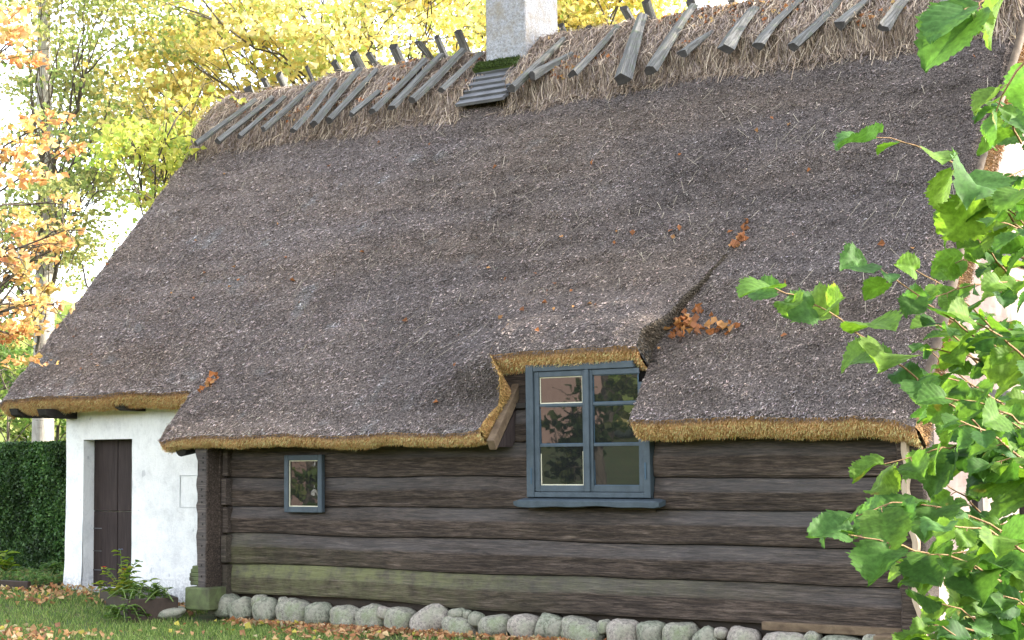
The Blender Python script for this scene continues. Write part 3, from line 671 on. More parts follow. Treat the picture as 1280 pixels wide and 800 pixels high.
mb = MB(); mb.box(-4.45, 2.7, .05, .3, -.1, .3); mb.build('foundation_fill', M['soil'], cottage)
s1 = stone(-4.62, .42, .02, .12, 77, M['st3'], y=-.42, par=None, name='fieldstone', dep=.16); tag(s1, 'flat mossy grey-green stone half sunk in leaves beside the corner block', 'stone')

# whitewashed wing ---------------------------------------------------
def wall_grid(mb, xa, xb, za, zb, y, m=0, bulge=True):
    nx = max(3, int((xb - xa) / .04)); nz = max(3, int((zb - za) / .04))
    X, Z = np.meshgrid(np.linspace(xa, xb, nx), np.linspace(za, zb, nz), indexing='ij')
    Yy = y + .012 * fbm(np.stack([X * 1.6, Z * 1.6, X * 0], -1), 301, 4) - .03 * ss(.5, .1, Z)
    mb.grid(np.stack([X, Yy, Z], -1), m)
WX0, WX1, DX0, DX1, DZ = -7.08, -4.4, -6.80, -6.04, 1.79
mb = MB()
wall_grid(mb, WX0, DX0, 0, 2.35, .45); wall_grid(mb, DX1, WX1, 0, 2.35, .45); wall_grid(mb, DX0, DX1, DZ, 2.35, .45)
# door reveals and the outer faces
zz = np.linspace(0, DZ, 30); yy = np.linspace(.45, .62, 5)
for x_, fl in ((DX0, 1), (DX1, 0)):
    Zq, Yq = np.meshgrid(zz, yy, indexing='ij'); mb.grid(np.stack([x_ + .012 * fbm(np.stack([Zq * 3, Yq * 2, Yq * 0], -1), 8, 3), Yq, Zq], -1), 0, flip=bool(fl))
mb.box(DX0, DX1, .45, .62, DZ - .001, DZ + .06)
mb.box(WX0 + .004, WX0 + .25, .46, 7.0, 0, 2.3); mb.box(WX0 + .004, -4.4, 6.95, 7.0, 0, 2.3)
mb.build('whitewashed_wall', M['lime'], cottage)
mb = MB()
for a, b_, c, d in ((-5.32, -4.6, 1.39, 1.394), (-5.32, -5.316, 1.06, 1.39), (-5.32, -4.6, 1.055, 1.059)): mb.box(a, b_, .442, .46, c, d)
mb.build('plaster_crack', mat_paint('grey_crack', (.40, .41, .43), (.48, .49, .5)), cottage)
mb = MB()
for k in range(2):
    xa = DX0 + .006 + k * (DX1 - DX0) / 2; xb = xa + (DX1 - DX0) / 2 - .010
    mb.box(xa, xb, .60, .64, 1.0, DZ); mb.box(xa, xb, .603, .64, .16, .992)
dr = bevel(mb.build('plank_door', M['door'], cottage), .005)
mb = MB(); mb.box(DX0, DX1, .645, .66, .1, DZ); mb.box(DX0 - .02, DX1 + .02, .40, .62, .10, .165); mb.build('door_sill', M['lime'], cottage)
for z in (.34, .55, .8):
    mb = MB(); mb.box(DX0 + .01, DX0 + .14, .594, .60, z, z + .010); mb.build('door_strap', M['greybd'], dr)
# dark beam ends below the wing eave
for xb_, yo, z in ((-6.90, -.02, 2.03), (-5.84, .10, 2.09), (-7.5, .1, 2.05)):
    mb = MB(); t = np.linspace(0, 1, 8); pr = [(yo + .0, z + .10), (yo + .03, z + .03), (yo + .10, z + .0), (.47, z - .005), (.47, z + .10)]
    L = np.array([(xb_ - .13, a, b_) for a, b_ in pr]); R_ = np.array([(xb_, a, b_) for a, b_ in pr]); nP = len(pr)
    v = np.vstack([L, R_, L.mean(0), R_.mean(0)])
    mb.add(v, [(i, (i + 1) % nP, nP + (i + 1) % nP, nP + i) for i in range(nP)], [((i + 1) % nP, i, 2 * nP) for i in range(nP)] + [(nP + i, nP + (i + 1) % nP, 2 * nP + 1) for i in range(nP)])
    mb.build('eave_beam_end', M['black'], cottage)
mb = MB(); mb.tube([(-4.60, .1, 1.72), (-4.60, -.28, 1.66)], .07, 12); mb.build('eave_beam_end', M['black'], cottage)
# eave plate boards under the main thatch
mb = MB(); mb.box(-4.45, -.66, -.05, .1, 1.985, 2.03); mb.box(.6, 2.7, -.05, .1, 1.985, 2.03); mb.build('wall_plate', M['black'], cottage)

# right gable wall: limewashed brick ----------------------------------
mb = MB()
ys = np.linspace(.10, 7.30, 90)
def gtop(y): yy = np.where(y < AP, y, 2 * AP - y); return 1.785 + (yy + .45) * math.tan(ANG) - .36
tz = np.linspace(0, 1, 60); Yg, Tg = np.meshgrid(ys, tz, indexing='ij'); Zg = -.05 + Tg * (gtop(Yg) + .05)
Xg_ = 2.78 + .012 * fbm(np.stack([Yg * 1.5, Zg * 1.5, Yg * 0], -1), 401, 4)
mb.grid(np.stack([Xg_, Yg, Zg], -1)); mb.box(2.50, 2.77, .11, 7.29, -.05, 1.9); mb.box(-4.4, 2.5, 7.2, 7.29, 0, 2.0)
mb.build('gable_wall', M['brick'], cottage)
mb = MB()
for y in (.12, 1.55, 3.0, 4.4, 5.9): mb.box(2.77, 2.83, y, y + .15, 0, 1.95)
for z in (1.95, 3.3): mb.box(2.77, 2.835, (.12 if z < 2 else 1.4), (7.1 if z < 2 else 6.0), z, z + .15)
bevel(mb.build('gable_timbers', M['black'], cottage), .008)
# barge pole running down outside the verge
mb = MB(); t = np.linspace(0, 1, 16)
pp = rp(2.97 + .02 * np.sin(t * 9), .3 + t * 5.7, -.03 + .035 * np.sin(t * 6)); mb.tube(pp, .035 + .006 * np.sin(t * 9), 9); mb.build('barge_pole', mat_wood('weathered_barge_pole', (.045, .032, .022), (.13, .095, .065), (9, 9, 4)), cottage)

# ------------------------------------------------------------------ windows
def beam(mb, x0, x1, z0, z1, y0, y1, m=0): mb.box(x0, x1, y0, y1, z0, z1, m)
def pane_obj(x0, x1, z0, z1, y, par, cream=False):
    mb = MB(); nx = 10; X, Z = np.meshgrid(np.linspace(x0, x1, nx), np.linspace(z0, z1, nx), indexing='ij')
    r_ = np.random.default_rng(int(abs(x0 * 100 + z0 * 1000))); tx, tz = r_.normal(0, .004, 2); tz += -.03 if x0 > -2 else .012
    Yy = y + (X - x0) * tx + (Z - z0) * tz
    mb.grid(np.stack([X, Yy, Z], -1), flip=False); p = mb.build('pane', M['glass'], par)
    mb = MB(); e = .009 if cream else .005
    beam(mb, x0, x1, z0, z0 + e, y - .008, y + .002); beam(mb, x0, x1, z1 - e, z1, y - .008, y + .002)
    beam(mb, x0, x0 + e, z0 + e, z1 - e, y - .008, y + .002); beam(mb, x1 - e, x1, z0 + e, z1 - e, y - .008, y + .002)
    mb.build('glazing_bead', M['putty'] if cream else M['navy'], par)
win = empty('casement_window', (0, 0, 1.2), 'x', 'x'); 
win.parent = cottage; win.matrix_parent_inverse = cottage.matrix_world.inverted()
for k in ('label', 'category'): del win[k]
wx0, wx1, wz0, wz1 = -.635, .585, 1.205, 2.36
mb = MB(); beam(mb, wx0, wx0 + .075, wz0, wz1, -.085, .06); beam(mb, wx1 - .062, wx1, wz0, 2.12, -.085, .06); beam(mb, wx0 + .075, wx1 - .062, wz0, wz0 + .045, -.080, .06); beam(mb, wx0 + .075, wx1 - .15, wz1 - .06, wz1, -.080, .06)
bevel(mb.build('frame', M['blue'], win), .005)
mb = MB(); sx = np.linspace(-.725, .70, 30); G = np.zeros((30, 6, 3))
for i, x_ in enumerate(sx):
    dz = .006 * math.sin(x_ * 5 + 1) + .004 * math.sin(x_ * 14); e = .012 if i in (0, 29) else 0
    G[i] = [(x_, -.02, wz0 - .004 - e), (x_, -.165 + e, wz0 - .022 - e), (x_, -.175 + e, wz0 - .032), (x_, -.172 + e, wz0 - .075 + dz + e), (x_, -.155 + e, wz0 - .082 + dz + e), (x_, -.02, wz0 - .07 + e)]
mb.grid(G, closed=True, smooth=False); mb.add(G[0], [(0, 1, 2, 3), (0, 3, 4, 5)]); mb.add(G[-1], [(3, 2, 1, 0), (5, 4, 3, 0)])
mb.build('sill', M['blue'], win)
def casement(x0, x1, creams):
    e = MB(); z0, z1 = wz0 + .048, wz1 - .063; fw = .048
    beam(e, x0, x0 + fw, z0, z1, -.066, -.026); beam(e, x1 - fw, x1, z0, z1 - (.12 if x1 > .3 else 0), -.066, -.026); beam(e, x0 + fw, x1 - fw, z0, z0 + .055, -.064, -.026); beam(e, x0 + fw, x1 - fw, z1 - fw, z1, -.064, -.026)
    iz0, iz1 = z0 + .055, z1 - fw; bars = [iz0 + .345, iz0 + .345 + .35]
    for bz in bars: beam(e, x0 + fw, x1 - fw, bz - .013, bz + .013, -.060, -.030)
    c = bevel(e.build('casement', M['blue'], win), .004)
    lv = [iz0] + bars + [iz1]
    for k in range(3): pane_obj(x0 + fw + .003, x1 - fw - .003, lv[k] + (.013 if k else .0), lv[k + 1] - (.013 if k < 2 else 0), -.042, c, creams[k])
casement(wx0 + .078, -.022, (True, False, True)); casement(-.018, wx1 - .065, (False, False, False))
mb = MB(); beam(mb, -.045, .004, wz0 + .047, wz1 - .06, -.086, -.068); bevel(mb.build('meeting_strip', M['blue'], win), .008)
mb = MB(); beam(mb, wx1 - .05, wx1 - .035, 1.36, 1.50, -.092, -.083); mb.build('hinge', M['navy'], win)
mb = MB(); beam(mb, wx0 + .045, wx0 + .058, 1.32, 1.46, -.092, -.083); mb.build('hinge', M['navy'], win)
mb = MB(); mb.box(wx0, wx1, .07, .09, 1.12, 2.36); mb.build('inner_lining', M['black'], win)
# boarded cheek left of the window, under the thatch opening
mb = MB()
q = [rp(np.array(-.83), np.array(a_), np.array(b_)) for a_, b_ in ((-.04, -.08), (.72, -.05), (.72, -.14), (-.07, -.17))]
A = np.array(q); B_ = A + np.array([.075, 0, 0]); mb.add(np.vstack([A, B_]), [(0, 1, 2, 3), (4, 7, 6, 5), (0, 4, 5, 1), (1, 5, 6, 2), (2, 6, 7, 3), (3, 7, 4, 0)])
bevel(mb.build('cheek_rafter', M['board'], cottage), .006)
mb = MB()
q = [rp(np.array(-.80), np.array(a_), np.array(b_)) for a_, b_ in ((-.02, -.19), (.74, -.19), (.74, -.36), (.14, -.36))]
A = np.array(q); B_ = A + np.array([.025, 0, 0]); mb.add(np.vstack([A, B_]), [(0, 1, 2, 3), (4, 7, 6, 5), (0, 4, 5, 1), (1, 5, 6, 2), (2, 6, 7, 3), (3, 7, 4, 0)])
mb.build('cheek_board', M['door'], cottage)
mb = MB(); P_ = [(-.80, -.1, 2.42), (.55, -.1, 2.42), (.55, .12, 2.46), (-.80, .12, 2.46)]; 
mb.box(-.95, .44, -.03, .10, 2.37, 2.42); mb.build('lintel', M['black'], cottage)

sw = empty('small_window', (-3.17, -.07, 1.04), 'x', 'x')
sw.parent = cottage; sw.matrix_parent_inverse = cottage.matrix_world.inverted()
for k in ('label', 'category'): del sw[k]
mb = MB(); x0, x1, z0, z1 = -3.405, -2.935, 1.045, 1.595; f_ = .052; ya, yb = -.095, -.045
beam(mb, x0, x0 + f_, z0, z1, ya, yb); beam(mb, x1 - f_, x1, z0, z1, ya, yb); beam(mb, x0 + f_, x1 - f_, z0, z0 + f_ * 1.05, ya, yb); beam(mb, x0 + f_, x1 - f_, z1 - f_, z1, ya, yb)
bevel(mb.build('frame', M['blue'], sw), .005)
pane_obj(x0 + f_ + .001, x1 - f_ - .001, z0 + f_ * 1.05, z1 - f_, -.072, sw, True)
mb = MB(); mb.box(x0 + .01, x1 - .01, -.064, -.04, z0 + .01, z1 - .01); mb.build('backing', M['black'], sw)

# ------------------------------------------------------------------ leaves on the roof, lawn, litter
def leaf_quads(mb, P, size, cols, m=0, flat=1.0, nrm=None):
    """small folded leaves: two quads sharing a midrib, random orientation"""
    n = len(P); size = np.broadcast_to(size, n)[:, None]
    if nrm is None: nrm = np.array([0, 0, 1.])
    N = unit(nrm * flat + rng.normal(0, 1, (n, 3))); a = unit(np.cross(N, rng.normal(0, 1, (n, 3)))); b_ = np.cross(N, a)
    w_ = rng.uniform(.32, .5, n)[:, None]; cu = rng.uniform(.05, .3, n)[:, None]
    base = P - a * size * .5; tip = P + a * size * .5 - N * size * cu * .6; 
    l1 = P - a * size * .12 + b_ * size * w_ + N * size * cu; r1 = P - a * size * .12 - b_ * size * w_ + N * size * cu
    V = np.stack([base, r1, tip, l1], 1); idx = (np.arange(n) * 4)[:, None]
    t = np.concatenate([idx + 0, idx + 1, idx + 2], 1); t2 = np.concatenate([idx + 0, idx + 2, idx + 3], 1)
    mb.add(V.reshape(-1, 3), None, np.concatenate([t, t2]), m=m, c=np.repeat(cols, 4, 0))
FALL = np.array([[.45, .17, .06], [.52, .26, .10], [.35, .14, .06], [.58, .38, .16], [.28, .15, .08], [.55, .42, .28]])
# scattered single leaves on the thatch
mb = MB(); n = 70; x = rng.uniform(XL + .1, XR - .1, n); s = rng.uniform(.2, 5.0, n)
bias = rng.random(n) < .35; x = np.where(bias, rng.normal(-.3, .6, n), x); s = np.where(bias, rng.uniform(.9, 2.6, n), s)
ok = (x > XL) & (x < XR) & ~((x < -4.76) & (s < .75)) & ~((x > -.8) & (x < .6) & (s < .8)); x, s = x[ok], s[ok]; n = len(x)
h = np.where(x > xstep(s), surf_h(x, s, True), surf_h(x, s, False)) + .02
leaf_quads(mb, rp(x, s, h), rng.uniform(.03, .07, n), FALL[rng.integers(0, 3, n)] * rng.uniform(.4, .8, n)[:, None], flat=2, nrm=NR)
n = 2200; x = rng.uniform(XL + .2, XR, n); u = rng.uniform(-.85, .0, n); c = ss(.0, .35, fbm(np.stack([x * 2, u * 3, u * 0], -1), 7, 3)); ok = (rng.random(n) < c) & ~((x > -3.36) & (x < -2.7)); x, u = x[ok], u[ok]; n = len(x)
leaf_quads(mb, cap_pt(x, u) + NR * .035, rng.uniform(.03, .065, n), FALL[rng.integers(0, 4, n)] * rng.uniform(.5, 1, n)[:, None], flat=1.5, nrm=NR)
tag(mb.build('roof_leaf_litter', M['fallen']), 'single orange leaves scattered over the thatch and the straw ridge', 'fallen leaves', kind='stuff')
def clump(cx, cs, rx, rs, n, label, side=True):
    mb = MB(); x = cx + rng.normal(0, rx, n); s = cs + rng.normal(0, rs, n)
    h = surf_h(x, s, side) + rng.uniform(.01, .07, n)
    leaf_quads(mb, rp(x, s, h), rng.uniform(.05, .095, n), FALL[rng.integers(0, 3, n)] * rng.uniform(.5, .9, n)[:, None], flat=.6, nrm=NR)
    tag(mb.build('fallen_leaf_clump', [M['fallen'], M['twig']]), label, 'leaf clump', 'orange leaf clumps lying on the thatch')
clump(.74, 1.18, .085, .095, 60, 'dense orange leaf clump in the roof step right above the window')
clump(1.12, 1.10, .10, .03, 20, 'thin orange leaf sprig on the low thatch right of the window')
clump(.90, 2.32, .025, .10, 18, 'small orange leaf clump at the top of the roof step')
clump(-4.50, .74, .03, .05, 20, 'small rusty leaf clump where the two eaves meet at left', False)

# lawn grass and litter
def ground_pts(n, xr_, yr_):
    x = rng.uniform(*xr_, n); y = rng.uniform(*yr_, n)
    blk = ((y > -.12) & (x > -4.6)) | ((y > .40) & (x > -7.12)) | (y > .9) | ((y > -.36) & (x > -4.5) & (x < -4.1))
    return x[~blk], y[~blk]
mb = MB()
x1_, y1_ = ground_pts(120000, (-9, 3.5), (-4.2, 1.2)); x2_, y2_ = ground_pts(25000, (-16, 9), (-10, 6))
x = np.concatenate([x1_, x2_]); y = np.concatenate([y1_, y2_]); n = len(x); hg = rng.uniform(.018, .05, n)
dn = fbm(np.stack([x * 1.1, y * 1.1, x * 0], -1), 503, 3); ok = dn > -.35 + .5 * (rng.random(n) - .5); x, y, hg, dn = x[ok], y[ok], hg[ok], dn[ok]; n = len(x)
P = np.stack([x, y, gz(x, y) - .01], -1); D = np.stack([rng.normal(0, .5, n), rng.normal(0, .5, n), np.ones(n)], -1); D = unit(D) * hg[:, None] * 1.3
W = unit(np.stack([rng.normal(0, 1, n), rng.normal(0, 1, n), np.zeros(n)], -1)) * rng.uniform(.002, .0038, n)[:, None]
gp = np.array([[.12, .20, .045], [.18, .26, .06], [.27, .32, .10], [.08, .14, .03]])
ribbons(mb, P, D, W, gp[rng.integers(0, 4, n)] * rng.uniform(.7, 1.3, n)[:, None], 0)
tag(mb.build('lawn_grass', M['grass']), 'short green lawn grass in front of the cottage', 'grass', kind='stuff')
mb = MB()
x, y = ground_pts(14000, (-9, 3.2), (-3.8, 1.0)); x3, y3 = ground_pts(3000, (-14, 8), (-11, 3)); x = np.concatenate([x, x3]); y = np.concatenate([y, y3]); 
x4 = rng.uniform(-4.0, 3, 2600); y4 = -.14 - np.abs(rng.normal(0, .16, 2600)); x = np.concatenate([x, x4]); y = np.concatenate([y, y4]); n = len(x)
dn = fbm(np.stack([x * .9, y * 1.4, x * 0], -1), 505, 3); ok = (rng.random(n) < .30 + .9 * dn + .25 * (y > -.4)); x, y = x[ok], y[ok]; n = len(x)
FG = np.array([[.46, .20, .09], [.52, .30, .15], [.34, .17, .09], [.60, .42, .22], [.26, .13, .07], [.62, .50, .32], [.5, .42, .08]])
leaf_quads(mb, np.stack([x, y, gz(x, y) + .022 + rng.uniform(0, .02, n)], -1), rng.uniform(.035, .085, n), FG[rng.choice(7, n, p=[.22, .22, .18, .14, .12, .08, .04])] * rng.uniform(.7, 1.1, n)[:, None], flat=1.4)
tag(mb.build('ground_leaf_litter', M['fallen']), 'brown and orange fallen leaves strewn over the lawn', 'fallen leaves', kind='stuff')

# ------------------------------------------------------------------ planter, bed, plants
def rect_box(name, c0, c1, c2, h, th, mat, par):
    """an open trough from three ground corners"""
    c0, c1, c2 = [np.array(c, float) for c in (c0, c1, c2)]; c3 = c0 + c2 - c1
    cs = [c0, c1, c2, c3]; ctr = sum(cs) / 4; 
    for i in range(4):
        a_, b_ = cs[i], cs[(i + 1) % 4]; ia = a_ + unit(ctr - a_) * th * 1.41; ib = b_ + unit(ctr - b_) * th * 1.41
        v = []
        for p_ in (a_, b_, ib, ia):
            for z in (gz(p_[0], p_[1]) - .03, .12 + h): v.append((p_[0], p_[1], float(z)))
        mb = MB(); mb.add(v, [(0, 2, 3, 1), (2, 4, 5, 3), (4, 6, 7, 5), (6, 0, 1, 7), (1, 3, 5, 7), (0, 6, 4, 2)]); bevel(mb.build(name, mat, par), .006)
    return cs
pl = empty('wooden_planter', (-5.1, -.5, .12), 'low rusty-brown planter trough standing below the dark plank door', 'planter')
cs = rect_box('side_board', (-5.95, -.08), (-4.72, -.86), (-4.46, -.44), .10, .03, M['rust'], pl)
mb = MB(); v = [(c[0], c[1], .19) for c in cs]; mb.add(v, [(0, 1, 2, 3)]); mb.build('soil', M['soil'], pl)

def blade_leaf(mb, base, direction, length, width, col, m=0, droop=.3):
    """a real leaf blade: 5 rows x 3 columns, folded and drooping"""
    d = unit(direction); up = np.array([0, 0, 1.]); side = unit(np.cross(d, up) + rng.normal(0, .15, 3)); nrm = np.cross(side, d)
    t = np.linspace(0, 1, 6); wv_ = np.sin(np.clip(t ** .75, 0, 1) * math.pi) * width * .5; wv_[0] = width * .04; wv_[-1] = .0005
    ctr = base + np.outer(t * length, d) - np.outer(t ** 2 * droop * length, up)
    G = np.stack([ctr - side * wv_[:, None] + nrm * wv_[:, None] * .35, ctr, ctr + side * wv_[:, None] + nrm * wv_[:, None] * .35], 1)
    mb.grid(G, m, np.tile(col, (18, 1)))
def leafy_plant(name, label, cat, base, stems, leafsize, cols, flower=None, spread=.12, group=None):
    root = empty(name, tuple(base), label, cat, group); lf = MB(); sm = MB(); heads = []
    for (h, lean, az) in stems:
        top = np.array(base) + np.array([math.cos(az) * lean, math.sin(az) * lean, h]); b0 = np.array(base) + rng.normal(0, spread * .5, 3) * np.array([1, 1, 0])
        t = np.linspace(0, 1, 6)[:, None]; pts = b0 * (1 - t) + top * t + np.array([0, 0, 1]) * .05 * np.sin(t * math.pi); sm.tube(pts, np.linspace(.006, .003, 6), 5)
        for k in np.arange(.12, 1.01, .075):
            p_ = b0 * (1 - k) + top * k; a_ = rng.uniform(0, 2 * math.pi)
            blade_leaf(lf, p_, np.array([math.cos(a_), math.sin(a_), .35]), leafsize * rng.uniform(.7, 1.2), leafsize * .68, cols[rng.integers(0, len(cols))] * rng.uniform(.8, 1.2))
        heads.append(top)
    sm.build('stems', mat_paint('green_stem', (.10, .16, .04), (.16, .22, .06)), root); lf.build('foliage', M['leafy'], root)
    if flower is not None:
        for hd, fc in zip(heads, flower):
            if fc is None: continue
            fm = MB()
            for k in range(8):
                a_ = k * math.pi / 4; blade_leaf(fm, hd, np.array([math.cos(a_), math.sin(a_), .5]), .03, .02, np.array(fc))
            fm.build('flower', M['leafy'], root)
    return root
YG = np.array([[.18, .26, .03], [.25, .32, .05], [.10, .19, .03], [.30, .30, .05]])
B3 = np.array([-5.32, -.36, .19])
leafy_plant('flowering_plant', 'yellow-green flowering plant rising from the planter in front of the door', 'plant', B3, [(.46, .10, 2.6), (.36, .16, .3), (.30, .2, 4.4), (.22, .22, 2.0), (.28, .22, 5.6), (.34, .05, 1), (.2, .3, 5.9), (.16, .3, .5), (.14, .28, 3.6)], .11, YG, [(.25, .3, .6), None, (.6, .06, .03), None, (.6, .06, .03), None])
leafy_plant('trailing_plant', 'low bushy green plant filling the right end of the planter', 'plant', (-4.85, -.50, .19), [(.15, .12, a) for a in np.linspace(0, 6, 11)] + [(.10, .25, a) for a in np.linspace(.3, 5.8, 9)], .06, np.array([[.09, .17, .03], [.14, .22, .04], [.06, .12, .025]]), spread=.3)
leafy_plant('grass_tuft', 'grassy green tuft growing against the front board of the planter', 'plant', (-4.75, -.93, .04), [(.13, .10, a) for a in np.linspace(0, 6, 9)], .07, np.array([[.10, .18, .03], [.07, .13, .03]]), spread=.2)
leafy_plant('broadleaf_plant', 'broad yellow-green leafed plant with blue flower in front of the hedge', 'plant', (-8.55, .75, .16), [(.34, .08, 1.0), (.26, .14, 3.4), (.24, .16, 5.2), (.22, .2, .2), (.2, .2, 2.4)], .17, YG, [(.35, .45, .8), None, None, None, None])
bed = empty('garden_bed', (-8.1, .3, .14), 'low board-edged garden bed of ground cover left of the white wall', 'garden bed')
mb = MB(); mb.box(-9.9, -7.14, -.02, .03, .08, .25); bevel(mb.build('edging_board', M['rust'], bed), .008)
mb = MB(); mb.box(-9.9, -7.14, .03, 1.5, .05, .19); mb.build('soil', M['soil'], bed)
mb = MB(); n = 6500; x = rng.uniform(-9.8, -7.15, n); y = rng.uniform(.0, 1.45, n); hh = .08 * np.clip(.7 + fbm(np.stack([x * 3, y * 3, x * 0], -1), 601, 3), .1, 2)
leaf_quads(mb, np.stack([x, y, .19 + rng.uniform(0, 1, n) * hh * 1.6], -1), rng.uniform(.03, .06, n), np.array([[.10, .18, .05], [.16, .25, .08], [.07, .13, .04], [.2, .2, .08]])[rng.integers(0, 4, n)], flat=.8)
mb.build('ground_cover', M['treeleaf'], bed)
leafy_plant('small_rose_plant', 'small pale green leafed plant between hedge and white wall', 'plant', (-7.75, .85, .18), [(.2, .1, a) for a in np.linspace(0, 6, 6)], .09, np.array([[.12, .2, .08], [.08, .15, .05]]), spread=.2)

# ------------------------------------------------------------------ hedge
hedge = empty('yew_hedge', (-10, 2.2, .15), 'tall clipped dark green hedge at left of the white wall', 'hedge')
mb = MB(); mb.box(-15.6, -7.55, 1.95, 3.0, .1, 1.62); mb.build('inner_growth', mat_paint('dark_hedge_inside', (.010, .018, .006), (.02, .032, .010), 1), hedge)
mb = MB(); n = 110000; x = rng.uniform(-15.7, -7.5, n); z = rng.uniform(.12, 1.80, n); top = rng.random(n) < .2
lump = .12 * fbm(np.stack([x * 1.5, z * 1.5, x * 0], -1), 611, 3) + .05 * fbm(np.stack([x * 6, z * 6, x * 0], -1), 612, 2)
y = 1.86 - lump + rng.exponential(.07, n); z = np.where(top, 1.74 + lump - rng.exponential(.05, n), z); y = np.where(top, rng.uniform(1.8, 3.1, n), y)
ck = np.clip(.95 + 1.0 * fbm(np.stack([x * 2.4, z * 2.4, x * 0], -1), 613, 3), .3, 2)
leaf_quads(mb, np.stack([x, y, z], -1), rng.uniform(.025, .055, n), np.array([[.045, .10, .03], [.065, .14, .035], [.10, .18, .05], [.03, .07, .02]])[rng.integers(0, 4, n)] * ck[:, None], flat=.6, nrm=np.array([0, -1, .6]))
mb.build('foliage', M['hedge'], hedge)

# ------------------------------------------------------------------ trees
def limb(mb, A, B, r0, r1, n=8, wob=.06, nn=8, m=0):
    A = np.array(A, float); B = np.array(B, float); L = np.linalg.norm(B - A); t = np.linspace(0, 1, n)
    off = np.stack([fbm(np.stack([t * 2.2 + random.uniform(0, 99), t * 0, t * 0], -1), 7, 2) for _ in range(3)], -1) * (wob * L * np.sin(t * math.pi))[:, None]
    sag = np.array([0, 0, 1]) * (np.sin(t * math.pi) * L * .06)[:, None]
    P = A + np.outer(t, B - A) + off + sag; mb.tube(P, np.linspace(r0, r1, n), nn, m=m); return P
def tree(name, label, cat, base, top, r, clumps, leaf, pal, barkmat, nper, flat=.5, group=None, twig_r=.03, forks=6):
    """trunk with limbs reaching every leaf clump; clumps = list of (point, radius)"""
    root = empty(name, tuple(base), label, cat, group); tr = MB(); lf = MB()
    base = np.array(base, float); top = np.array(top, float)
    TP = limb(tr, base, top, r, r * .35, 14, .02, 12)
    hubs = []
    C = np.array([c for c, _ in clumps]); 
    k = min(forks, len(C)); ctrs = C[rng.choice(len(C), k, replace=False)]
    for _ in range(5):
        d = ((C[:, None] - ctrs[None]) ** 2).sum(-1).argmin(1); ctrs = np.array([C[d == i].mean(0) if (d == i).any() else ctrs[i] for i in range(k)])
    for i in range(k):
        hpt = ctrs[i]; zt = np.clip((hpt[2] - base[2]) * .62 + base[2], TP[3][2], TP[-1][2]); st = TP[np.abs(TP[:, 2] - zt).argmin()]
        mid = st + (hpt - st) * .62; LP = limb(tr, st, mid, r * .22, r * .11, 8, .10, 8, 1)
        for j in np.where(d == i)[0]:
            c, cr = clumps[j]; s0 = LP[rng.integers(3, 8)]; BP = limb(tr, s0, c, max(r * .08, twig_r * .5), twig_r * .35, 7, .12, 5, 1)
            for q_ in range(5):
                e = np.array(c) + rng.normal(0, 1, 3) * cr * .55; limb(tr, BP[rng.integers(3, 7)], e, twig_r * .35, twig_r * .12, 4, .1, 4, 1)
    for (c, cr) in clumps:
        m_ = int(nper * (cr ** 2)); ns_ = max(4, int(7 * cr)); 
        sp = np.array(c) + unit(rng.normal(0, 1, (ns_, 3))) * (rng.uniform(.2, 1, ns_) ** .6 * cr)[:, None] * np.array([1, 1, .75])
        wi = rng.integers(0, ns_, m_); P = sp[wi] + rng.normal(0, 1, (m_, 3)) * cr * .28 * np.array([1, 1, .35])
        base_c = pal[rng.integers(0, len(pal))]; mixc = pal[rng.integers(0, len(pal), m_)]; kk = rng.uniform(.3, 1, m_)[:, None]
        leaf_quads(lf, P, rng.uniform(.7, 1.3, m_) * leaf, (base_c * (1 - kk) + mixc * kk) * rng.uniform(.8, 1.15, m_)[:, None], flat=flat)
    tr.build('trunk', [barkmat, M['bark']], root); lf.build('crown', M['treeleaf'], root); return root
def region(n, pxr, pyr, dist, rad, keep=lambda x, y: True):
    out = []
    while len(out) < n:
        x = random.uniform(*pxr); y = random.uniform(*pyr)
        if keep(x, y): out.append((at(x, y, random.uniform(*dist)), random.uniform(*rad)))
    return out
YEL = np.array([[.64, .52, .18], [.70, .60, .26], [.60, .44, .13], [.52, .55, .18], [.36, .46, .13], [.70, .60, .34], [.60, .46, .16]])
YGR = np.array([[.52, .52, .12], [.40, .46, .10], [.60, .54, .12], [.30, .40, .09]])
ORG = np.array([[.60, .32, .14], [.64, .42, .18], [.56, .24, .12], [.50, .44, .14], [.66, .50, .28]])
OLV = np.array([[.22, .27, .09], [.30, .34, .12], [.17, .23, .07], [.38, .38, .14], [.42, .36, .15]])
GRN = np.array([[.08, .15, .03], [.13, .21, .05], [.18, .24, .06], [.30, .32, .10]])
def ridge_line(x): return np.interp(x, [0, 150, 245, 320, 560, 900], [500, 300, 170, 110, 60, 10])
g0 = .0
# yellow maple behind the ridge, left of the chimney
cl = region(36, (170, 620), (-60, 150), (24, 29), (.6, 1.15), lambda x, y: y < ridge_line(x) + 15 and y < 175 - .28 * (x - 170) + 40 and not (x < 240 and -10 < y < 20))
cl += region(10, (175, 300), (120, 235), (24, 28), (.5, .9), lambda x, y: y < ridge_line(x) + 10)
tb = at(465, 560, 27); tree('maple_tree', 'bright yellow maple with dark branches rising behind the ridge left of the chimney', 'tree', (tb[0], tb[1], 0), at(455, -40, 27), .26, cl, .115, YEL, M['bark'], 400, forks=8)
cl = region(16, (560, 860), (-90, 60), (30, 35), (1.0, 1.7), lambda x, y: y < ridge_line(x) + 20)
tb = at(690, 560, 33); tree('maple_tree', 'pale golden maple crown showing right of the chimney above the ridge', 'tree', (tb[0], tb[1], 0), at(690, -60, 33), .3, cl, .13, YEL, M['bark'], 420)
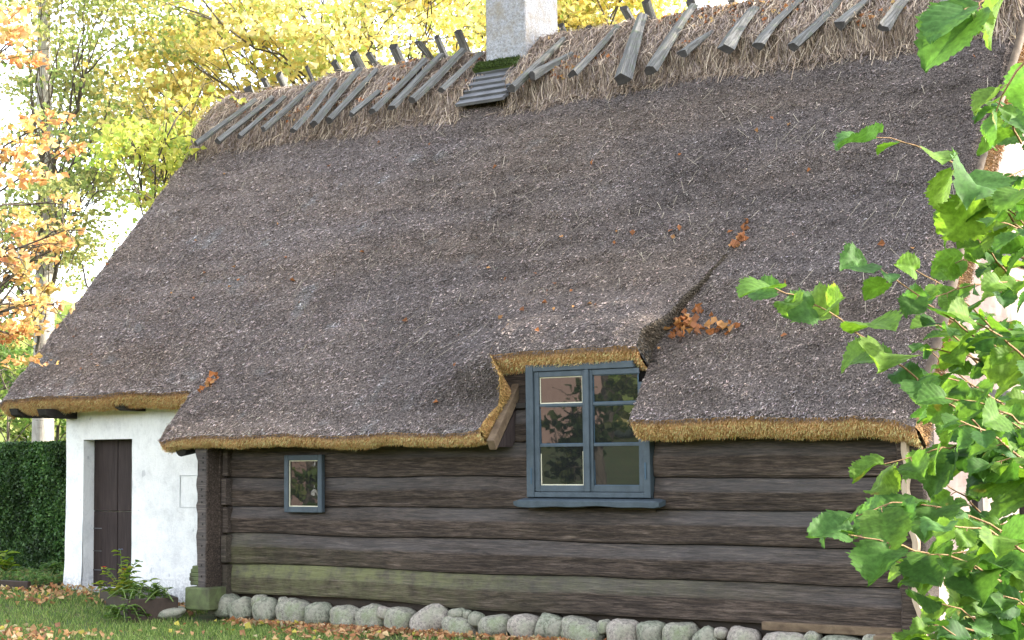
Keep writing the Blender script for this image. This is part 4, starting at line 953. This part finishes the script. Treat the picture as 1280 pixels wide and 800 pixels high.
# greener lower tree at the roof's left shoulder
cl = region(16, (150, 262), (150, 300), (21, 25), (.35, .75), lambda x, y: y < 500 - 1.36 * x + 60 + 40 and not (150 < x < 200 and 235 < y < 300))
tb = at(225, 560, 23); tree('maple_tree', 'small yellow-green maple beside the left slope of the thatch', 'tree', (tb[0], tb[1], 0), at(215, 200, 23), .12, cl, .10, YGR, M['bark'], 380)
# birch with pale trunk
cl = region(46, (20, 235), (-60, 330), (24, 30), (.5, 1.0), lambda x, y: not (100 < x < 150 and 40 < y < 90) and not (y > 120 and x > 200) and not (y > 230 and x > 150))
cl += region(16, (-40, 135), (200, 430), (24, 26), (.3, .6)) + region(10, (20, 110), (-40, 260), (23.5, 25), (.3, .6))
tb = at(52, 562, 26); tree('birch_tree', 'tall birch with peeling white trunk and olive leaves behind the hedge', 'tree', (tb[0], tb[1], 0), at(62, -160, 26), .19, cl, .085, OLV, M['birch'], 420, twig_r=.014, forks=9)
# orange tree reaching in from the left
cl = region(34, (-140, 42), (0, 420), (15, 18), (.2, .42)) + region(14, (20, 88), (120, 400), (15, 17), (.14, .28))
tb = at(-150, 640, 17); tree('beech_tree', 'orange autumn tree whose sprays hang in at the far left edge', 'tree', (tb[0], tb[1], 0), at(-130, -100, 17), .2, cl, .08, ORG, M['bark'], 950, flat=1.2, twig_r=.02)
# green trees and shrubs beyond the hedge
for i, (px, py, dd, rad, lab) in enumerate([(10, 520, 32, 1.8, 'mid green shrub mass rising just above the hedge top at the left edge'), (75, 500, 34, 1.5, 'light green shrub behind the birch trunk above the hedge'), (-60, 480, 36, 2.2, 'green shrub beyond the hedge, outermost at left'), (150, 520, 33, 1.6, 'olive shrub half hidden behind the white wall')]):
    c0 = at(px, py, dd); cl = [(c0 + rng.normal(0, 1, 3) * np.array([rad, rad * .6, rad * .5]), random.uniform(.5, .9)) for _ in range(14)]
    tree('garden_shrub', lab, 'shrub', (c0[0], c0[1], 0), c0, .06, cl, .12, GRN, M['bark'], 260, group='shrubs beyond the hedge')
for px, lab in ((128, 'thin leaning bare trunk right of the birch behind the hedge'), (160, 'slim dark bare sapling close to the white wall corner')):
    a_ = at(px, 600, 23); mb = MB(); limb(mb, (a_[0], a_[1], 0), at(px + 35, 330, 23), .06, .03, 10, .04); P1 = limb(mb, at(px + 12, 480, 23), at(px - 25, 330, 23.5), .03, .012, 7, .08); tag(mb.build('bare_sapling', M['bark']), lab, 'sapling')
# wood further off that closes the horizon all round
wood = MB(); n = 120000; ang = rng.uniform(0, 2 * math.pi, n); rr = rng.uniform(62, 75, n); hh = (8 + 3.5 * fbm(np.stack([np.cos(ang) * 9, np.sin(ang) * 9, ang * 0], -1), 701, 3)) * rng.random(n) ** .7
pal = np.vstack([GRN, OLV]); leaf_quads(wood, np.stack([np.cos(ang) * rr, np.sin(ang) * rr, hh], -1), rng.uniform(.5, 1.1, n), pal[rng.integers(0, len(pal), n)] * 1.3, flat=.2)
tag(wood.build('distant_wood', M['treeleaf']), 'far-off green wood closing the horizon', 'wood', kind='stuff')

# ------------------------------------------------------------------ the garden behind the camera, seen in the panes
nb = empty('neighbour_house', (-30, -34, 0), 'red-walled neighbour house across the garden mirrored in the window panes', 'house')
mb = MB(); mb.box(-42, -22.5, -40, -33, 0, 3.0); mb.build('wall', M['redbrick'], nb)
mb = MB(); v = [(-42.5, -32.6, 2.9), (-22.0, -32.6, 2.9), (-22.0, -36.5, 6.8), (-42.5, -36.5, 6.8), (-42.5, -40.4, 2.9), (-22.0, -40.4, 2.9)]
mb.add(v, [(0, 1, 2, 3), (3, 2, 5, 4)]); mb.build('roof', M['tile'], nb)
for x_ in (-39, -35, -31, -28, -24):
    mb = MB(); mb.box(x_, x_ + 1.3, -32.96, -32.9, 1.0, 2.3); wf = mb.build('window', M['white'], nb)
    mb = MB(); mb.box(x_ + .12, x_ + 1.18, -32.9, -32.88, 1.1, 2.2); mb.build('pane', M['glass'], wf)
for i, (x_, y_, hh_, pal_, lab) in enumerate([(-7.6, -13.2, 2.3, GRN * .35, 'dark green bushy tree in the garden opposite the large window'), (-17.4, -16.8, 3.4, GRN * .6, 'dark tree in the garden opposite the small window'), (-17.2, -31, 7, GRN * .45, 'dense dark tree beside the neighbour house'), (-1, -24, 6, OLV, 'olive tree deeper in the garden behind the viewer')]):
    cl = [(np.array([x_, y_, hh_ * .55]) + rng.normal(0, 1, 3) * np.array([.10, .10, .20]) * hh_, random.uniform(.3, .5) * (1 if hh_ < 4 else 1.8)) for _ in range(16)]
    tree('garden_tree', lab, 'tree', (x_, y_, 0), (x_, y_, hh_ * .7), .14, cl, .14, pal_, M['bark'], 300)

for (x_, y_, zc, rr_, lab) in ((7.4, 9.6, 12.2, 2.0, 'added tall tree out of view behind the gable end, shading the chimney'), (12.6, 6.4, 7.6, 1.9, 'added thin-crowned tree out of view right of the gable, dappling its wall')):  # unseen trees added along the sun direction to shade chimney and gable
    cl = [(np.array([x_, y_, zc]) + unit(rng.normal(0, 1, 3)) * rr_ * random.random() ** .4, random.uniform(.45, .8)) for _ in range(34)]
    tree('garden_tree', lab, 'tree', (x_ + .6, y_, 0), (x_, y_, zc), .16, cl, .13, YGR, M['bark'], 950 if zc > 10 else 300)

# ------------------------------------------------------------------ foreground hazel bush
bush = empty('hazel_bush', (6.3, -8.2, 0), 'leafy bright green hazel bush at the right edge in front of the gable', 'bush')
def hazel_template(seed):
    r_ = np.random.default_rng(seed); nu, nv = 11, 25; u = np.linspace(-1, 1, nu); v = np.linspace(0, 1, nv)
    U_, V_ = np.meshgrid(u, v, indexing='ij')
    vv = v; prof = np.interp(vv, [0, .04, .12, .3, .5, .68, .82, .92, 1], [.10, .25, .38, .475, .485, .42, .30, .16, .0])
    prof = prof * (1.06 + .10 * np.interp(vv, [.45, .6, .66, .8], [0, 1, -.6, 0]) + .05 * r_.normal(0, 1, len(vv)) * 0)
    ser = 1 + (.10 * (np.arange(nv) % 2) + .10 * (np.arange(nv) % 6 == 1)) * (vv < .98)
    x = U_ * prof[None] * np.where(np.abs(U_) > .95, ser[None], 1); y = V_ * 1.0 - .12 * U_ ** 2 * (1 - V_ * 4).clip(0) + .03 * U_ ** 2 * (np.arange(nv)[None] % 2) + .06 * U_ ** 2 * V_
    fold = r_.uniform(.15, .5); z = np.abs(x) * fold + .028 * np.sin((V_ - np.abs(U_) * .22) * 2 * math.pi * 6) * np.abs(U_) ** .5 * .5
    z += -r_.uniform(.10, .45) * (V_ ** 2) + r_.normal(0, .12) * x * V_ * 2 + .03 * np.sin(U_ * 3 + seed) * V_
    z += .06 * r_.normal() * np.sin(V_ * 6 + U_ * 2)
    vein = np.exp(-(U_ / .10) ** 2) * .5 + .28 * (np.cos((V_ - np.abs(U_) * .22) * 2 * math.pi * 6) > .75) * (np.abs(U_) > .05)
    return np.stack([x, y, z], -1), vein
TPL = [hazel_template(k) for k in range(9)]
lv = MB(); bw = MB(); pet = MB()
HZ = np.array([[.085, .165, .030], [.11, .20, .032], [.06, .13, .028], [.13, .215, .04], [.045, .11, .028], [.07, .15, .04]])
def hazel_leaf(p, d, size, n=None):
    G, vein = TPL[rng.integers(0, 9)]; d = unit(d)
    if n is None: n = unit(np.array([.15, -.35, .75]) + rng.normal(0, .38, 3))
    x_ = unit(np.cross(d, n)); n2 = np.cross(x_, d)
    P = p + size * (G[..., 0:1] * x_ + G[..., 1:2] * d + G[..., 2:3] * n2)
    c0 = HZ[rng.integers(0, 6)] * rng.uniform(.85, 1.15); c = c0[None, None] * (1 + .55 * vein[..., None]) 
    bl = fbm(P * 30, 5, 2)[..., None] > .55; c = np.where(bl & (rng.random() < .25), np.array([.22, .20, .05]), c)
    lv.grid(P, 0, c)
def twig(pts, size=.085, sp=.052, r=.0032, both=True, start=.05, hang=.35):
    P = np.array(pts, float); seg = np.linalg.norm(np.diff(P, axis=0), axis=1); cum = np.concatenate([[0], np.cumsum(seg)]); L = cum[-1]
    tt = np.linspace(0, L, max(6, int(L / .03))); Q = np.stack([np.interp(tt, cum, P[:, k]) for k in range(3)], -1)
    for _ in range(2): Q[1:-1] = (Q[:-2] + Q[1:-1] * 2 + Q[2:]) / 4
    Q[1:-1] += .002 * rng.normal(0, 1, Q[1:-1].shape)
    bw.tube(Q, np.linspace(r, .0012, len(Q)), 6)
    pos = start; sgn = 1
    while pos < L - .01:
        k = min(int(pos / L * (len(Q) - 1)), len(Q) - 2); p_ = Q[k]; T = unit(Q[k + 1] - Q[k]); sd2 = unit(np.cross(T, np.array([0, 0, 1.]) + rng.normal(0, .2, 3)))
        d = unit(T * .55 + sgn * sd2 * .75 + np.array([0, 0, -hang]) + rng.normal(0, .22, 3)); pl_ = rng.uniform(.012, .022)
        bw.tube([p_, p_ + d * pl_ * .5 + np.array([0, 0, .002]), p_ + d * pl_], [.0012, .001, .0009], 5)
        s_ = size * rng.uniform(.5, 1.12) * (.75 if pos > L * .85 else 1)
        hazel_leaf(p_ + d * pl_, d, s_); pos += sp * rng.uniform(.7, 1.3); sgn = -sgn
    T = unit(Q[-1] - Q[-2]); hazel_leaf(Q[-1], T + np.array([0, 0, -.1]), size * .8)
def tw(l, **k): twig([at(*q_) for q_ in l], **k)
tw([(1300, 315, 3.7), (1240, 245, 3.5), (1195, 205, 3.45), (1140, 180, 3.4), (1095, 172, 3.35)], size=.115, sp=.055, hang=.45)
tw([(1310, 620, 3.9), (1217, 525, 3.6), (1182, 504, 3.5), (1145, 470, 3.45), (1086, 429, 3.4), (1042, 391, 3.3), (1000, 372, 3.25), (968, 360, 3.2)], size=.105, sp=.042)
tw([(1310, 480, 3.8), (1275, 449, 3.7), (1237, 432, 3.6), (1203, 408, 3.55), (1145, 370, 3.5), (1100, 336, 3.45), (1085, 330, 3.4)], size=.10, sp=.045)
tw([(1310, 545, 3.9), (1260, 548, 3.8), (1180, 560, 3.6), (1150, 570, 3.55), (1105, 580, 3.5)], size=.10, sp=.05)
tw([(1310, 700, 3.8), (1230, 650, 3.6), (1165, 630, 3.5), (1110, 628, 3.4), (1070, 645, 3.35)], size=.115, sp=.048)
tw([(1250, 720, 3.5), (1150, 690, 3.4), (1095, 672, 3.3), (1060, 668, 3.28)], size=.10, sp=.05)
tw([(1310, 770, 3.8), (1220, 730, 3.6), (1160, 705, 3.5), (1120, 702, 3.45)], size=.105, sp=.05)
tw([(1310, -60, 2.9), (1265, -20, 2.8), (1225, 8, 2.75), (1205, 12, 2.72)], size=.105, sp=.09, start=.12, hang=.6)
hazel_leaf(at(1222, 14, 2.72), (at(1150, 72, 2.68) - at(1222, 14, 2.72)), .115, unit(np.array([.1, -.75, .65])))
tw([(1300, 60, 3.1), (1265, 90, 3.1), (1245, 140, 3.1)], size=.08, sp=.06, hang=.7)
for k in range(52):
    y0 = random.uniform(130, 860); x0 = random.uniform(1235, 1340) if y0 < 320 else random.uniform(1200, 1340); dd = random.uniform(3.2, 4.3)
    lx = random.uniform(50, 110) * (1 if y0 > 330 else .55); ly = random.uniform(-70, 40)
    lim = 1110 + max(0, 330 - y0) * .55; xe = max(x0 - lx, lim + random.uniform(20, 60))
    tw([(x0 + 30, y0 + 30, dd + .2), ((x0 + xe) / 2 + 10, y0 + ly * .5, dd + .05), (xe, y0 + ly, dd - .05)], size=random.uniform(.052, .08), sp=.04)
for k in range(24):
    y0 = random.uniform(330, 860); x0 = random.uniform(1190, 1340); dd = random.uniform(4.4, 5.2)
    tw([(x0 + 70, y0 + 40, dd + .1), (x0 + 25, y0 + 5, dd), (x0 - 25, y0 - 15, dd - .05)], size=.085, sp=.04)
for k in range(9):
    y0 = random.uniform(640, 860); x0 = random.uniform(1130, 1240); dd = random.uniform(3.1, 3.8)
    tw([(x0 + 90, y0 + 60, dd + .2), (x0 + 40, y0 + 10, dd), (x0, y0, dd - .05)], size=.085, sp=.05)
# stems from the ground
for (px, d0, bx) in ((1330, 3.9, .0), (1300, 4.1, -.12), (1280, 4.3, .1), (1350, 3.6, .2)):
    tp = at(px, -40, d0); mid = at(px + 5, 420, d0); bs = np.array([mid[0] + bx, mid[1] + .05, 0]); t = np.linspace(0, 1, 24)[:, None]
    Q = (1 - t) ** 2 * bs + 2 * t * (1 - t) * (mid + np.array([.05, 0, -.1])) + t ** 2 * tp; bw.tube(Q, np.linspace(.016, .005, 24), 8)
lv.build('leaves', M['leafy'], bush); bw.build('branches', M['twig'], bush)
